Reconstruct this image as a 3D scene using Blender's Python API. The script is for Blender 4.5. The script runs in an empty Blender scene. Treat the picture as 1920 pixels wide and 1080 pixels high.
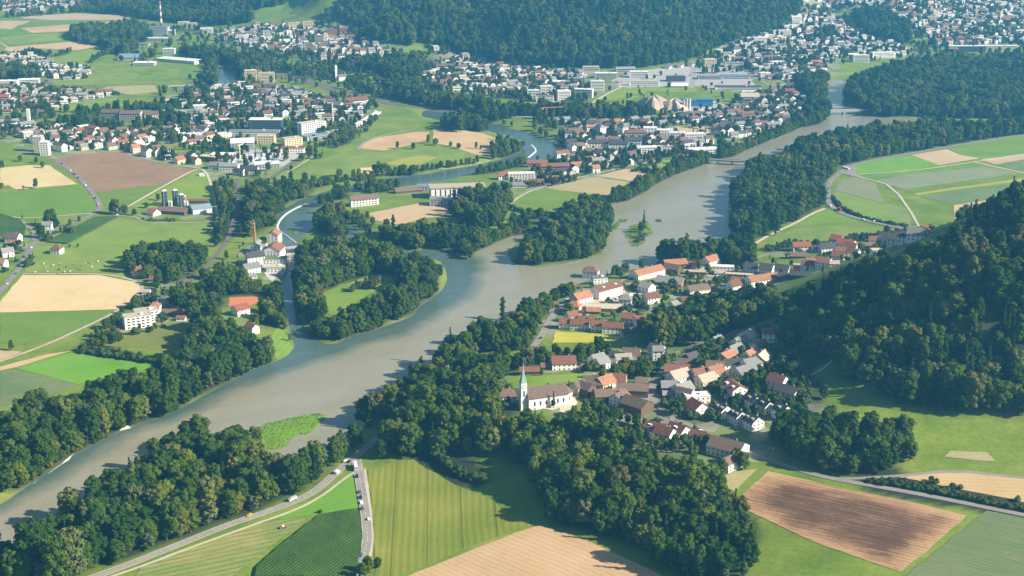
import bpy, math, random
import numpy as np
from mathutils import Vector
from mathutils.geometry import delaunay_2d_cdt
R = math.radians
random.seed(7); rng = np.random.default_rng(7)
SC = bpy.context.scene
COL = SC.collection

# ------------------------------------------------------------------ camera
CAM_H, PITCH, FOC = 464.0, R(17.5), 2667.0
cam_d = bpy.data.cameras.new('camera'); cam = bpy.data.objects.new('camera', cam_d); COL.objects.link(cam)
cam.location = (0, 0, CAM_H); cam.rotation_euler = (R(90) - PITCH, 0, 0)
cam_d.sensor_width = 36; cam_d.lens = FOC * 36 / 1920; cam_d.clip_start = 1; cam_d.clip_end = 20000
SC.camera = cam
# ------------------------------------------------------------------ light
SUN_EL, SUN_AZ = R(32), R(-17)            # azimuth from +X towards +Y
W = bpy.data.worlds.new('World'); SC.world = W; W.use_nodes = True
nt = W.node_tree; nt.nodes.clear()
sky = nt.nodes.new('ShaderNodeTexSky'); sky.sky_type = 'NISHITA'; sky.sun_disc = False
sky.sun_elevation = SUN_EL; sky.sun_rotation = R(90) - SUN_AZ; sky.altitude = 400
bg = nt.nodes.new('ShaderNodeBackground'); bg.inputs['Strength'].default_value = 0.058
wo = nt.nodes.new('ShaderNodeOutputWorld')
nt.links.new(sky.outputs[0], bg.inputs[0]); nt.links.new(bg.outputs[0], wo.inputs[0])
sd = bpy.data.lights.new('sun', 'SUN'); sd.energy = 5.0; sd.angle = R(0.5); sd.color = (1, .92, .76)
sun = bpy.data.objects.new('sun', sd); COL.objects.link(sun); sun.location = (0, 0, 900)
to_sun = Vector((math.cos(SUN_EL) * math.cos(SUN_AZ), math.cos(SUN_EL) * math.sin(SUN_AZ), math.sin(SUN_EL)))
sun.rotation_euler = to_sun.to_track_quat('Z', 'Y').to_euler()
SC.view_settings.view_transform = 'Standard'; SC.view_settings.look = 'None'
SC.view_settings.exposure = 1.12; SC.view_settings.gamma = 1
SC.render.engine = 'CYCLES'
cy = SC.cycles
cy.max_bounces = 5; cy.diffuse_bounces = 2; cy.glossy_bounces = 2; cy.transmission_bounces = 2
cy.volume_bounces = 1; cy.transparent_max_bounces = 4; cy.use_denoising = True
cy.caustics_reflective = False; cy.caustics_refractive = False
HAZE_DENSITY, HAZE_COL = 0.000088, (.13, .54, 1.0)

# ------------------------------------------------------------------ projection helpers (photo pixels <-> ground)
SP, CP = math.sin(PITCH), math.cos(PITCH)
def ray(px, py):
    px = np.asarray(px, float); py = np.asarray(py, float)
    x = (px - 960) / FOC; v = (540 - py) / FOC
    return x, CP + SP * v, -SP + CP * v
def plane(px, py, z=0.0):
    dx, dy, dz = ray(px, py); t = (z - CAM_H) / dz
    return dx * t, dy * t
def project(X, Y, Z):
    zz = Z - CAM_H; d = Y * CP - zz * SP; u = Y * SP + zz * CP
    return 960 + FOC * X / d, 540 - FOC * u / d
def pts(s):
    a = [float(v) for v in s.replace(',', ' ').split()]
    return np.array(a).reshape(-1, 2)
def inpoly(x, y, P):
    x = np.asarray(x); y = np.asarray(y); r = np.zeros(x.shape, bool)
    n = len(P); j = n - 1
    for i in range(n):
        xi, yi = P[i]; xj, yj = P[j]
        if yi != yj:
            r ^= ((yi > y) != (yj > y)) & (x < (xj - xi) * (y - yi) / (yj - yi) + xi)
        j = i
    return r
def segdist(X, Y, P, closed=True):
    d = np.full(np.shape(X), 1e9); n = len(P)
    for i in range(n if closed else n - 1):
        ax, ay = P[i]; bx, by = P[(i + 1) % n]; ux, uy = bx - ax, by - ay
        L = ux * ux + uy * uy + 1e-9
        t = np.clip(((X - ax) * ux + (Y - ay) * uy) / L, 0, 1)
        d = np.minimum(d, (X - ax - t * ux) ** 2 + (Y - ay - t * uy) ** 2)
    return np.sqrt(d)

# ------------------------------------------------------------------ rivers (photo pixels on the water plane)
RIVER = pts("""-60,985 0,947 60,907 110,873 150,848 187,829 240,804 300,785 357,757 422,721 480,691 512,681 540,667 555,652
 548,632 538,600 530,565 528,520 552,512 556,560 562,592 572,618 590,634 615,648 635,642 667,628 695,622 725,610 755,600 777,590
 782,577 805,562 828,545 838,525 836,505 824,488 790,480 782,470 815,464 850,474 878,490 892,473 930,456 960,443 985,440 962,462 950,475 960,493
 1010,502 1047,496 1100,488 1130,478 1137,457 1143,432 1146,410 1138,393 1150,383 1175,378 1210,361 1230,346 1272,326 1310,313 1330,306
 1370,296 1440,266 1497,243 1540,233 1552,221 1556,205 1550,195 1547,162 1560,150 1590,150 1580,170 1583,188 1602,201 1632,218 1690,221 1760,221
 1760,228 1700,232 1665,240 1600,250 1552,263 1500,276 1455,298 1417,312 1396,332 1378,350 1370,370 1374,398 1378,425
 1368,452 1345,468 1290,478 1240,486 1222,500 1185,506 1145,512 1120,520 1085,533 1055,540 1035,550 1010,560 985,575 960,600 925,615 890,632 862,648
 850,670 835,690 800,712 770,735 752,760 712,772 690,790 670,812 640,835 600,862 560,885 525,905 505,900 500,872 470,845 400,842
 340,845 300,855 265,880 235,905 215,930 160,975 110,1010 50,1035 -60,1085""")
REUSS = pts("""978,286 983,275 979,265 962,257 925,248 880,238 840,230 790,218 790,206 850,212 900,225 935,236 962,242 1000,251 1030,262 1046,271 1049,280 1042,289
 1026,297 1000,303 975,309 945,314 900,322 840,336 780,346 720,352 660,360 620,372 598,384 580,394 590,408 592,422 575,436 560,445 552,470 535,474 524,452 520,425 519,408 532,392 560,376 600,362 650,348
 700,338 750,332 800,326 860,314 915,305 940,299 962,292""")
LIMMAT = pts("396,108 412,122 405,133 408,150 412,156 440,156 450,148 438,138 425,128 412,110 400,100")
CHAN = [(pts("585,410 625,415 655,426 668,448 690,468 725,474 785,476"), 9.0),
        (pts("545,470 552,490 546,520 541,545"), 8.0), (pts("600,440 640,452 700,462"), 1.0)]
ISLES = [pts("1170,440 1180,425 1195,420 1200,412 1212,414 1222,425 1225,438 1210,446 1208,458 1195,464 1180,462 1182,452"),
         pts("1141,430 1160,415 1164,420 1155,432 1146,434"), pts("1160,412 1180,413 1172,418 1162,417"), pts("1228,413 1240,412 1240,417 1230,417"),
         pts("488,797 520,790 560,780 600,774 611,778 608,790 590,805 575,818 560,815 545,826 540,838 520,848 500,845 470,850"),
         pts("537,427 550,432 562,440 556,442 540,434")]
def toW(P, z=0.0):
    x, y = plane(P[:, 0], P[:, 1], z); return np.stack([x, y], 1)
GX0, GX1, GY0, GY1, GS = -2700, 2700, 450, 5800, 8.0
gx = np.arange(GX0, GX1 + 1, GS); gy = np.arange(GY0, GY1 + 1, GS)
MX, MY = np.meshgrid(gx, gy)
SDF = np.full(MX.shape, 400.0)
def carve(P, closed=True, w=0.0, sign=1):
    global SDF
    b = 400
    m = (MX > P[:, 0].min() - b) & (MX < P[:, 0].max() + b) & (MY > P[:, 1].min() - b) & (MY < P[:, 1].max() + b)
    x, y = MX[m], MY[m]
    d = segdist(x, y, P, closed)
    if closed: d = np.where(inpoly(x, y, P), -d, d)
    else: d = d - w
    SDF[m] = np.minimum(SDF[m], d) if sign > 0 else np.maximum(SDF[m], -d)
RW = toW(RIVER)
for P in (RIVER, REUSS, LIMMAT): carve(toW(P))
for P, w in CHAN: carve(toW(P), False, w)
for P in ISLES: carve(toW(P), sign=-1)

# ------------------------------------------------------------------ terrain height
CTRL = """985,750,28 1060,740,28 945,740,27 1000,700,27 1100,700,27 1160,740,27 1230,740,28 1300,720,29 1400,700,32 1450,660,36 1500,730,38 1560,790,36
 1650,830,34 1900,830,36 1450,800,32 1380,800,29 1300,800,28 1350,860,26 1440,870,26 1600,900,26 1900,960,26 1600,1000,24 1450,1070,22 1750,1075,24
 1200,860,25 1300,980,20 1380,1040,18 1100,900,20 1030,975,12 1120,1010,12 1230,1075,12 900,760,24 860,720,17 835,700,8 770,770,5 810,800,12
 860,800,18 770,850,8 690,870,5 690,1000,5 850,950,7 960,985,9 870,860,9 960,900,10 750,1070,6 1000,1070,9 600,930,4 480,1000,4 200,1075,4
 1030,640,14 1047,580,11 1095,550,9 1110,620,14 1000,655,16 960,645,15 915,650,13 1160,600,14 1180,560,11 1250,520,8 1350,525,9 1450,500,7
 1600,460,6 1250,620,20 1350,595,20 1340,640,26 1290,665,27 1150,660,22 1430,570,24
 1470,640,38 1540,690,40 1700,775,40 1920,790,40 1510,565,62 1600,525,85 1700,488,108 1800,452,128 1900,385,152 1700,620,75 1850,650,80 1850,560,110 1600,620,62
 1560,450,5 1650,432,5 1750,425,5 1850,395,5 1900,300,5 1700,340,5 1560,350,4 1450,430,4 1500,260,4 1700,260,4 1900,250,5
 20,600,4 20,750,4 200,760,3 400,640,3 200,560,4 100,480,5 300,450,4 20,400,6 250,380,5 150,320,6 20,300,8 380,300,5 450,350,4 450,250,5
 600,320,3 800,250,3 900,290,3 700,390,3 650,500,3 650,560,3 800,430,3 1050,380,3 1100,300,4 1000,450,3 1250,290,4 1400,220,5 1300,170,7 1150,170,7 1000,180,6
 700,190,5 600,200,5 300,240,6 100,220,8 100,130,12 300,160,6 400,150,4 60,60,18 200,50,16 230,30,16 330,70,8 450,60,16 550,100,12 700,120,10 850,110,12
 480,30,40 560,20,60 640,50,30 400,20,30 300,10,25 20,10,20 150,8,20
 800,84,12 960,120,10 1150,128,10 1300,118,12 1380,95,22 1450,62,30 1500,120,10 1700,90,12 1900,60,20 1700,30,45 1900,10,45 1550,20,45 1600,70,24
 800,0,120 1000,0,115 1200,0,112 1400,0,100 640,0,90 1500,8,60"""
cx = []
for t in CTRL.split():
    a, b, c = [float(v) for v in t.split(',')]
    x, y = plane(a, b, c); cx.append((float(x), float(y), c))
cx += [(0, 3900, 230), (700, 3950, 230), (-700, 4000, 190), (0, 4800, 240), (900, 4800, 220), (-1500, 5600, 60), (2200, 5600, 90), (0, 7000, 200),
       (-900, 900, 4), (-1500, 1500, 8), (-2600, 2500, 15), (900, 700, 26), (600, 450, 22), (-500, 450, 5), (1500, 1300, 170), (1100, 1150, 130), (1500, 2000, 20), (2600, 3000, 12),
       (900, 1750, 6), (700, 1500, 55), (2500, 1000, 150), (-3000, 5000, 40)]
cx = np.array(cx)
def rbf_phi(d2): return np.sqrt(d2 + 50.0 ** 2)
A = rbf_phi((cx[:, None, 0] - cx[None, :, 0]) ** 2 + (cx[:, None, 1] - cx[None, :, 1]) ** 2)
wgt = np.linalg.solve(A + np.eye(len(cx)) * -6.0, cx[:, 2] - 10)
def base_h(x, y):
    out = np.zeros(np.shape(x))
    for (a, b, _), w in zip(cx, wgt): out += w * rbf_phi((x - a) ** 2 + (y - b) ** 2)
    return out + 10
BH = np.clip(base_h(MX, MY), 2.2, 260)
RG_ = sum(a * np.sin(MX / p + q * np.cos(MY / r_ + s_)) for a, p, q, r_, s_ in ((1, 46, 1.6, 170, 0), (.6, 27, 1.2, 90, 2), (.5, 88, .8, 60, 4)))
BH = BH + np.clip((BH - 32) / 60, 0, 1) * RG_ * np.where(MY > 2600, 11.0, 3.0)
def sstep(t): t = np.clip(t, 0, 1); return t * t * (3 - 2 * t)
isl = np.zeros(MX.shape, bool)
for P in ISLES:
    Q = toW(P); isl |= inpoly(MX, MY, Q) | (segdist(MX, MY, Q) < 14)
LH = np.where(isl, 0.9, BH)
HGT = np.where(SDF > 0, LH * (1 - np.exp(-np.maximum(SDF, 0) / 11.0)), np.maximum(SDF * 0.25, -3.0))
def bil(F, x, y):
    fx = np.clip((np.asarray(x, float) - GX0) / GS, 0, len(gx) - 1.001); fy = np.clip((np.asarray(y, float) - GY0) / GS, 0, len(gy) - 1.001)
    i = fx.astype(int); j = fy.astype(int); a = fx - i; b = fy - j
    return (F[j, i] * (1 - a) + F[j, i + 1] * a) * (1 - b) + (F[j + 1, i] * (1 - a) + F[j + 1, i + 1] * a) * b
def H(x, y): return bil(HGT, x, y)
def sdf(x, y): return bil(SDF, x, y)
def hit(px, py):
    """first point of the ground under a photo pixel"""
    px = np.atleast_1d(np.asarray(px, float)); py = np.atleast_1d(np.asarray(py, float))
    dx, dy, dz = ray(px, py); t1 = (2.0 - CAM_H) / dz
    ts = np.linspace(.35, 1.06, 240)[:, None] * t1
    f = (CAM_H + dz * ts) - H(dx * ts, dy * ts)
    k = np.argmax(f < 0, axis=0); k = np.where((f < 0).any(axis=0), np.maximum(k, 1), 239)
    n = np.arange(len(px)); lo, hi = ts[k - 1, n], ts[k, n]
    for _ in range(18):
        m = (lo + hi) / 2; g = (CAM_H + dz * m) - H(dx * m, dy * m)
        lo = np.where(g > 0, m, lo); hi = np.where(g > 0, hi, m)
    return np.stack([dx * hi, dy * hi], 1)
def at(px, py):
    p = hit(px, py)[0]; return float(p[0]), float(p[1]), float(H(p[0], p[1]))

# ------------------------------------------------------------------ materials
def mat(name):
    m = bpy.data.materials.new(name); m.use_nodes = True; n = m.node_tree; n.nodes.clear()
    o = n.nodes.new('ShaderNodeOutputMaterial'); return m, n, o
def N(n, t, **k):
    x = n.nodes.new(t)
    for a, b in k.items(): setattr(x, a, b)
    return x
def ramp(n, cols):
    r = n.nodes.new('ShaderNodeValToRGB'); e = r.color_ramp.elements
    e[0].position, e[0].color = cols[0][0], (*cols[0][1], 1); e[1].position, e[1].color = cols[-1][0], (*cols[-1][1], 1)
    for p, c in cols[1:-1]: q = e.new(p); q.color = (*c, 1)
    return r
def mixc(n, f, a, b, blend='MIX'):
    m = n.nodes.new('ShaderNodeMix'); m.data_type = 'RGBA'; m.blend_type = blend; m.clamp_factor = True
    for v, i in ((f, 0), (a, 6), (b, 7)):
        if isinstance(v, (int, float)): m.inputs[i].default_value = v
        elif isinstance(v, tuple): m.inputs[i].default_value = (*v, 1)
        else: n.links.new(v, m.inputs[i])
    return m.outputs[2]
def coord(n, scale=(1, 1, 1), rot=0.0):
    tc = n.nodes.new('ShaderNodeNewGeometry'); mp = n.nodes.new('ShaderNodeMapping'); mp.vector_type = 'TEXTURE'
    mp.inputs['Rotation'].default_value[2] = rot; mp.inputs['Scale'].default_value = scale
    n.links.new(tc.outputs['Position'], mp.inputs[0]); return mp.outputs[0]
def noise(n, vec, scale, detail=4, rough=.6):
    t = n.nodes.new('ShaderNodeTexNoise'); t.inputs['Scale'].default_value = scale; t.inputs['Detail'].default_value = detail
    t.inputs['Roughness'].default_value = rough; n.links.new(vec, t.inputs['Vector']); return t.outputs['Fac']
def bsdf(n, o, col, rough=.9, spec=.2):
    b = n.nodes.new('ShaderNodeBsdfPrincipled'); b.inputs['Roughness'].default_value = rough
    b.inputs['Specular IOR Level'].default_value = spec
    if isinstance(col, tuple): b.inputs['Base Color'].default_value = (*col, 1)
    else: n.links.new(col, b.inputs['Base Color'])
    n.links.new(b.outputs[0], o.inputs[0]); return b
def mul(c, k): return tuple(v * k for v in c)
def plain(name, c, var=.25, rough=.85, scale=.6, spec=.2):
    m, n, o = mat(name); v = coord(n)
    f = noise(n, v, scale, 5); r = ramp(n, [(.3, mul(c, 1 - var)), (.7, mul(c, 1 + var))]); n.links.new(f, r.inputs[0])
    oi = N(n, 'ShaderNodeObjectInfo'); q = ramp(n, [(0, (.80, .80, .82)), (1, (1.12, 1.1, 1.06))]); n.links.new(oi.outputs['Random'], q.inputs[0])
    bsdf(n, o, mixc(n, 1.0, r.outputs[0], q.outputs[0], 'MULTIPLY'), rough, spec); return m
def leafmat(name, cols, bark=False):
    m, n, o = mat(name)
    oi = N(n, 'ShaderNodeObjectInfo'); r = ramp(n, cols); n.links.new(oi.outputs['Random'], r.inputs[0])
    v = coord(n); f = noise(n, v, .35, 3, .7); f2 = noise(n, v, .006, 2)
    r2 = ramp(n, [(.25, (.55, .6, .6)), (.5, (1, 1, 1)), (.75, (1.5, 1.35, 1.1))]); n.links.new(f, r2.inputs[0])
    r3 = ramp(n, [(.38, (.70, .82, .95)), (.62, (1.14, 1.10, .85))]); n.links.new(f2, r3.inputs[0])
    c = mixc(n, 1.0, r.outputs[0], r2.outputs[0], 'MULTIPLY'); c = mixc(n, 1.0, c, r3.outputs[0], 'MULTIPLY')
    d = N(n, 'ShaderNodeBsdfDiffuse'); t = N(n, 'ShaderNodeBsdfTranslucent'); mx = N(n, 'ShaderNodeMixShader'); mx.inputs[0].default_value = .15
    n.links.new(c, d.inputs[0]); n.links.new(mixc(n, 1.0, c, (1.1, 1.2, .6), 'MULTIPLY'), t.inputs[0])
    n.links.new(d.outputs[0], mx.inputs[1]); n.links.new(t.outputs[0], mx.inputs[2]); n.links.new(mx.outputs[0], o.inputs[0]); return m
G1, G2, G3, G4 = (.040, .080, .011), (.088, .128, .015), (.134, .158, .020), (.150, .162, .055)
M_LEAF = leafmat('leaves', [(0, G1), (.28, (.046, .084, .012)), (.55, G2), (.74, (.066, .108, .016)), (.90, G3), (.955, G4), (.985, (.13, .125, .03)), (1, (.11, .095, .045))])
M_CONI = leafmat('needles', [(0, (.025, .055, .020)), (1, (.045, .080, .024))])
M_BUSH = leafmat('shrub_leaves', [(0, (.05, .085, .02)), (.6, (.085, .12, .028)), (1, (.11, .13, .05))])
M_GOLD = leafmat('autumn_leaves', [(0, (.26, .15, .03)), (1, (.28, .18, .04))])
M_WILL = leafmat('willow_leaves', [(0, (.10, .13, .07)), (1, (.13, .15, .075))])
M_BARK = plain('bark', (.13, .10, .075))

M = {}
for k, c, v in (('o', (.33, .155, .088), .3), ('r', (.20, .090, .056), .25), ('R', (.28, .085, .055), .2), ('b', (.155, .105, .080), .22), ('g', (.23, .225, .215), .15), ('d', (.070, .067, .070), .2),
             ('t', (.38, .33, .27), .12), ('c', (.50, .43, .33), .15), ('W', (.72, .70, .66), .08), ('G', (.16, .21, .07), .3), ('B', (.18, .25, .30), .1)):
    M['roof_' + k] = plain('roof_tiles_' + k, c, v, .75 if k not in 'B' else .5)
for k, c in (('w', (.80, .78, .73)), ('y', (.66, .55, .33)), ('e', (.56, .51, .43)), ('k', (.13, .085, .055)), ('x', (.33, .055, .045)), ('j', (.40, .41, .42)), ('n', (.36, .16, .10)), ('O', (.75, .36, .07)), ('l', (.05, .15, .36)), ('h', (.055, .085, .10))):
    M['wall_' + k] = plain('render_' + k, c, .05, .85)
M['glass'] = plain('window_glass', (.035, .045, .055), .2, .12, spec=.6)
M['foam'] = plain('white_water', (.62, .66, .66), .35, .6, 1.2)
M['concrete'] = plain('concrete', (.42, .40, .37), .15)
M['metal'] = plain('grey_metal', (.32, .33, .34), .1, .4, spec=.5)
M['silo'] = plain('dark_blue_silo_sheet', (.025, .055, .095), .12, .35, spec=.6)
M['copper'] = plain('green_copper', (.25, .36, .31), .12, .6)
M['black'] = plain('black_rubber', (.02, .02, .02), .1)
M['lamp'] = plain('lamp_glass', (.7, .7, .68), .05, .3)
M['red'] = plain('red_paint', (.5, .05, .03), .05, .4)
M['blue'] = plain('blue_sheet', (.03, .14, .34), .1, .5)
M['asphalt'] = plain('asphalt', (.27, .245, .215), .12, .9, .08)
M['gravel'] = plain('pale_gravel', (.47, .41, .31), .12, .95, .1)
M['line'] = plain('white_paint', (.75, .74, .70), .08)
M['ballast'] = plain('rail_ballast', (.15, .125, .11), .2)
M['shingle'] = plain('pale_shingle', (.55, .48, .37), .25, .95, .3)
M['gate_hide'] = plain('cow_hide', (.55, .42, .30), .3)
M['clay'] = plain('clay_court', (.50, .17, .075), .08)

def cropmat(name, cols, ang=0.0, row=3.0, depth=.35, patch=.012, streak=.4, tram=0.0, rough_bump=0.0, inner=0.0):
    depth *= .45
    """a field: patchy ground colour, streaks and rows that run along the angle 'ang'"""
    m, n, o = mat(name)
    v = coord(n); va = coord(n, (1, 1, 1), ang); vs = coord(n, (30, 1.6, 1), ang)
    f = noise(n, v, patch, 5, .62); s = noise(n, vs, 1.0, 4, .7); g = noise(n, v, .55, 4, .75)
    def math_(op, a, b):
        q = N(n, 'ShaderNodeMath', operation=op)
        for i, x in enumerate((a, b)):
            if isinstance(x, float): q.inputs[i].default_value = x
            else: n.links.new(x, q.inputs[i])
        return q.outputs[0]
    t = math_('ADD', math_('MULTIPLY', f, 1.0 - streak), math_('MULTIPLY', s, streak))
    t = math_('ADD', math_('MULTIPLY', t, .78), math_('MULTIPLY', g, .22))
    t = math_('ADD', math_('MULTIPLY', math_('SUBTRACT', t, .5), 2.5), .5)
    if inner:
        ia = N(n, 'ShaderNodeAttribute', attribute_name='inner'); t = math_('SUBTRACT', math_('ADD', t, inner * .55), math_('MULTIPLY', ia.outputs['Fac'], inner))
    r = ramp(n, [(i / (len(cols) - 1), c) for i, c in enumerate(cols)]); n.links.new(t, r.inputs[0]); col = r.outputs[0]
    w = N(n, 'ShaderNodeTexWave', wave_type='BANDS', bands_direction='Y', wave_profile='SIN')
    w.inputs['Scale'].default_value = .314 / row; w.inputs['Distortion'].default_value = 2.5; w.inputs['Detail'].default_value = 2; w.inputs['Detail Scale'].default_value = .3
    n.links.new(va, w.inputs['Vector'])
    rr = ramp(n, [(.2, (1 - depth,) * 3), (.7, (1 + depth * .35,) * 3)]); n.links.new(w.outputs['Fac'], rr.inputs[0])
    col = mixc(n, 1.0, col, rr.outputs[0], 'MULTIPLY')
    if tram:
        w2 = N(n, 'ShaderNodeTexWave', wave_type='BANDS', bands_direction='Y', wave_profile='SIN'); w2.inputs['Scale'].default_value = .314 / tram
        n.links.new(va, w2.inputs['Vector']); r4 = ramp(n, [(.990, (1, 1, 1)), (.998, (.66, .60, .5))]); n.links.new(w2.outputs['Fac'], r4.inputs[0])
        col = mixc(n, 1.0, col, r4.outputs[0], 'MULTIPLY')
    b = bsdf(n, o, col, .95, .1)
    bp = N(n, 'ShaderNodeBump'); bp.inputs['Strength'].default_value = .5; bp.inputs['Distance'].default_value = .5 + rough_bump
    n.links.new(math_('ADD', g, math_('MULTIPLY', w.outputs['Fac'], .4)), bp.inputs['Height']); n.links.new(bp.outputs[0], b.inputs['Normal'])
    return m
C = dict(
 tan=[(.44, .32, .17), (.56, .42, .235), (.62, .48, .29)], tan2=[(.36, .25, .13), (.47, .33, .18), (.54, .40, .24)],
 soil=[(.22, .118, .070), (.29, .168, .100), (.35, .215, .135)], soil2=[(.075, .042, .024), (.13, .076, .042), (.32, .20, .10), (.44, .295, .15)],
 pink=[(.38, .26, .16), (.46, .33, .21), (.50, .40, .25)],
 green=[(.095, .17, .028), (.132, .215, .036), (.175, .25, .048)], lime=[(.10, .23, .025), (.135, .29, .035), (.175, .32, .05)],
 mead=[(.11, .17, .035), (.165, .235, .050), (.23, .28, .075)], teal=[(.055, .115, .045), (.10, .165, .07), (.16, .205, .095), (.24, .24, .13)],
 grey=[(.15, .18, .09), (.21, .23, .125), (.28, .27, .16)], olive=[(.115, .145, .035), (.155, .195, .045), (.21, .235, .075)],
 corn=[(.028, .068, .015), (.052, .105, .020), (.085, .14, .028)], yel=[(.32, .33, .04), (.46, .42, .055), (.52, .45, .08)], soft=[(.21, .25, .04), (.30, .30, .055), (.38, .35, .07)],
 yg=[(.115, .165, .018), (.175, .215, .026), (.235, .25, .035), (.31, .265, .065)], strip=[(.075, .18, .03), (.14, .22, .055), (.30, .27, .12), (.42, .33, .18)],
 lawn=[(.13, .21, .030), (.18, .265, .042), (.23, .28, .06)], dry=[(.26, .25, .10), (.34, .30, .14), (.42, .34, .18)])

for k_ in ('green', 'lime', 'mead', 'teal', 'lawn', 'olive', 'corn', 'strip'): C[k_] = [(min(r * 1.03, .6), g * 1.0, b * .86) for r, g, b in C[k_]]
def ground_mat():
    m, n, o = mat('grassland'); v = coord(n)
    f = noise(n, v, .018, 8, .68); g = noise(n, v, .25, 5, .7)
    r = ramp(n, [(.3, (.092, .158, .017)), (.5, (.148, .215, .026)), (.7, (.225, .258, .048))]); n.links.new(f, r.inputs[0])
    r2 = ramp(n, [(.3, (.75, .8, .8)), (.7, (1.2, 1.12, 1.1))]); n.links.new(g, r2.inputs[0])
    c = mixc(n, 1.0, r.outputs[0], r2.outputs[0], 'MULTIPLY')
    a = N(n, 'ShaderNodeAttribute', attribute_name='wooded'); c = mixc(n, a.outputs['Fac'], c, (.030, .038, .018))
    vor = N(n, 'ShaderNodeTexVoronoi', feature='F1'); vor.inputs['Scale'].default_value = .06; n.links.new(v, vor.inputs['Vector'])
    q = ramp(n, [(0, (.24, .22, .20)), (.34, (.36, .32, .27)), (.42, (.11, .16, .045)), (.75, (.15, .20, .06)), (1, (.30, .28, .25))]); n.links.new(vor.outputs['Color'], q.inputs[0])
    a2 = N(n, 'ShaderNodeAttribute', attribute_name='built_up'); c = mixc(n, a2.outputs['Fac'], c, q.outputs[0])
    a3 = N(n, 'ShaderNodeAttribute', attribute_name='shore'); c = mixc(n, a3.outputs['Fac'], c, (.17, .16, .085))
    b = bsdf(n, o, c, .95, .1)
    bp = N(n, 'ShaderNodeBump'); bp.inputs['Strength'].default_value = .4; bp.inputs['Distance'].default_value = .6
    n.links.new(g, bp.inputs['Height']); n.links.new(bp.outputs[0], b.inputs['Normal']); return m
def water_mat():
    m, n, o = mat('river_water'); v = coord(n)
    a = N(n, 'ShaderNodeAttribute', attribute_name='clear'); f = noise(n, v, .02, 5, .65)
    ad = N(n, 'ShaderNodeMath', operation='ADD'); s = N(n, 'ShaderNodeMath', operation='MULTIPLY_ADD'); s.inputs[1].default_value = .9; s.inputs[2].default_value = -.45
    n.links.new(f, s.inputs[0]); n.links.new(a.outputs['Fac'], ad.inputs[0]); n.links.new(s.outputs[0], ad.inputs[1])
    r = ramp(n, [(.2, (0, 0, 0)), (.8, (1, 1, 1))]); n.links.new(ad.outputs[0], r.inputs[0])
    vs = coord(n, (6, 1.5, 1), R(38)); f2 = noise(n, vs, .03, 6, .7)
    r1 = ramp(n, [(.3, (.225, .208, .135)), (.7, (.28, .26, .18))]); n.links.new(f2, r1.inputs[0])
    r2 = ramp(n, [(.3, (.056, .096, .078)), (.7, (.090, .132, .108))]); n.links.new(f2, r2.inputs[0])
    b = bsdf(n, o, mixc(n, r.outputs[0], r1.outputs[0], r2.outputs[0]), .13, .5); b.inputs['IOR'].default_value = 1.33
    g = noise(n, v, .16, 6, .7); bp = N(n, 'ShaderNodeBump'); bp.inputs['Strength'].default_value = .6; bp.inputs['Distance'].default_value = .6
    n.links.new(g, bp.inputs['Height']); n.links.new(bp.outputs[0], b.inputs['Normal']); return m

# ------------------------------------------------------------------ object helpers
def mesh(name, V, F, mats, mi=None, smooth=False):
    me = bpy.data.meshes.new(name); me.from_pydata([tuple(v) for v in V] if not isinstance(V, np.ndarray) else V.tolist(), [], F)
    for m in (mats if isinstance(mats, (list, tuple)) else [mats]): me.materials.append(m)
    if mi is not None: me.polygons.foreach_set('material_index', np.asarray(mi, np.int32))
    if smooth: me.polygons.foreach_set('use_smooth', np.ones(len(me.polygons), bool))
    me.update(); return me
def obj(name, me, parent=None, loc=(0, 0, 0), rz=0.0, scale=None):
    o = bpy.data.objects.new(name, me); COL.objects.link(o); o.location = loc; o.rotation_euler[2] = rz
    if scale is not None: o.scale = scale
    if parent is not None: o.parent = parent
    return o
def tag(o, label=None, cat=None, group=None, kind=None):
    for k, v in (('label', label), ('category', cat), ('group', group), ('kind', kind)):
        if v: o[k] = v
    return o
def root(name, loc, rz, label=None, cat=None, group=None):
    o = obj(name, None, None, loc, rz); o.empty_display_size = 1; return tag(o, label, cat, group)
def box(x0, x1, y0, y1, z0, z1):
    V = [(x0, y0, z0), (x1, y0, z0), (x1, y1, z0), (x0, y1, z0), (x0, y0, z1), (x1, y0, z1), (x1, y1, z1), (x0, y1, z1)]
    return V, [(0, 3, 2, 1), (4, 5, 6, 7), (0, 1, 5, 4), (1, 2, 6, 5), (2, 3, 7, 6), (3, 0, 4, 7)]
def join(parts):
    V, F = [], []
    for v, f in parts:
        k = len(V); V += list(v); F += [tuple(i + k for i in q) for q in f]
    return V, F
def tube(x, y, z0, z1, r0, r1=None, n=10, cap=True):
    r1 = r0 if r1 is None else r1
    V = [(x + r0 * math.cos(2 * math.pi * i / n), y + r0 * math.sin(2 * math.pi * i / n), z0) for i in range(n)]
    V += [(x + r1 * math.cos(2 * math.pi * i / n), y + r1 * math.sin(2 * math.pi * i / n), z1) for i in range(n)]
    F = [(i, (i + 1) % n, n + (i + 1) % n, n + i) for i in range(n)]
    if cap: F += [tuple(range(n, 2 * n))]
    return V, F
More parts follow.
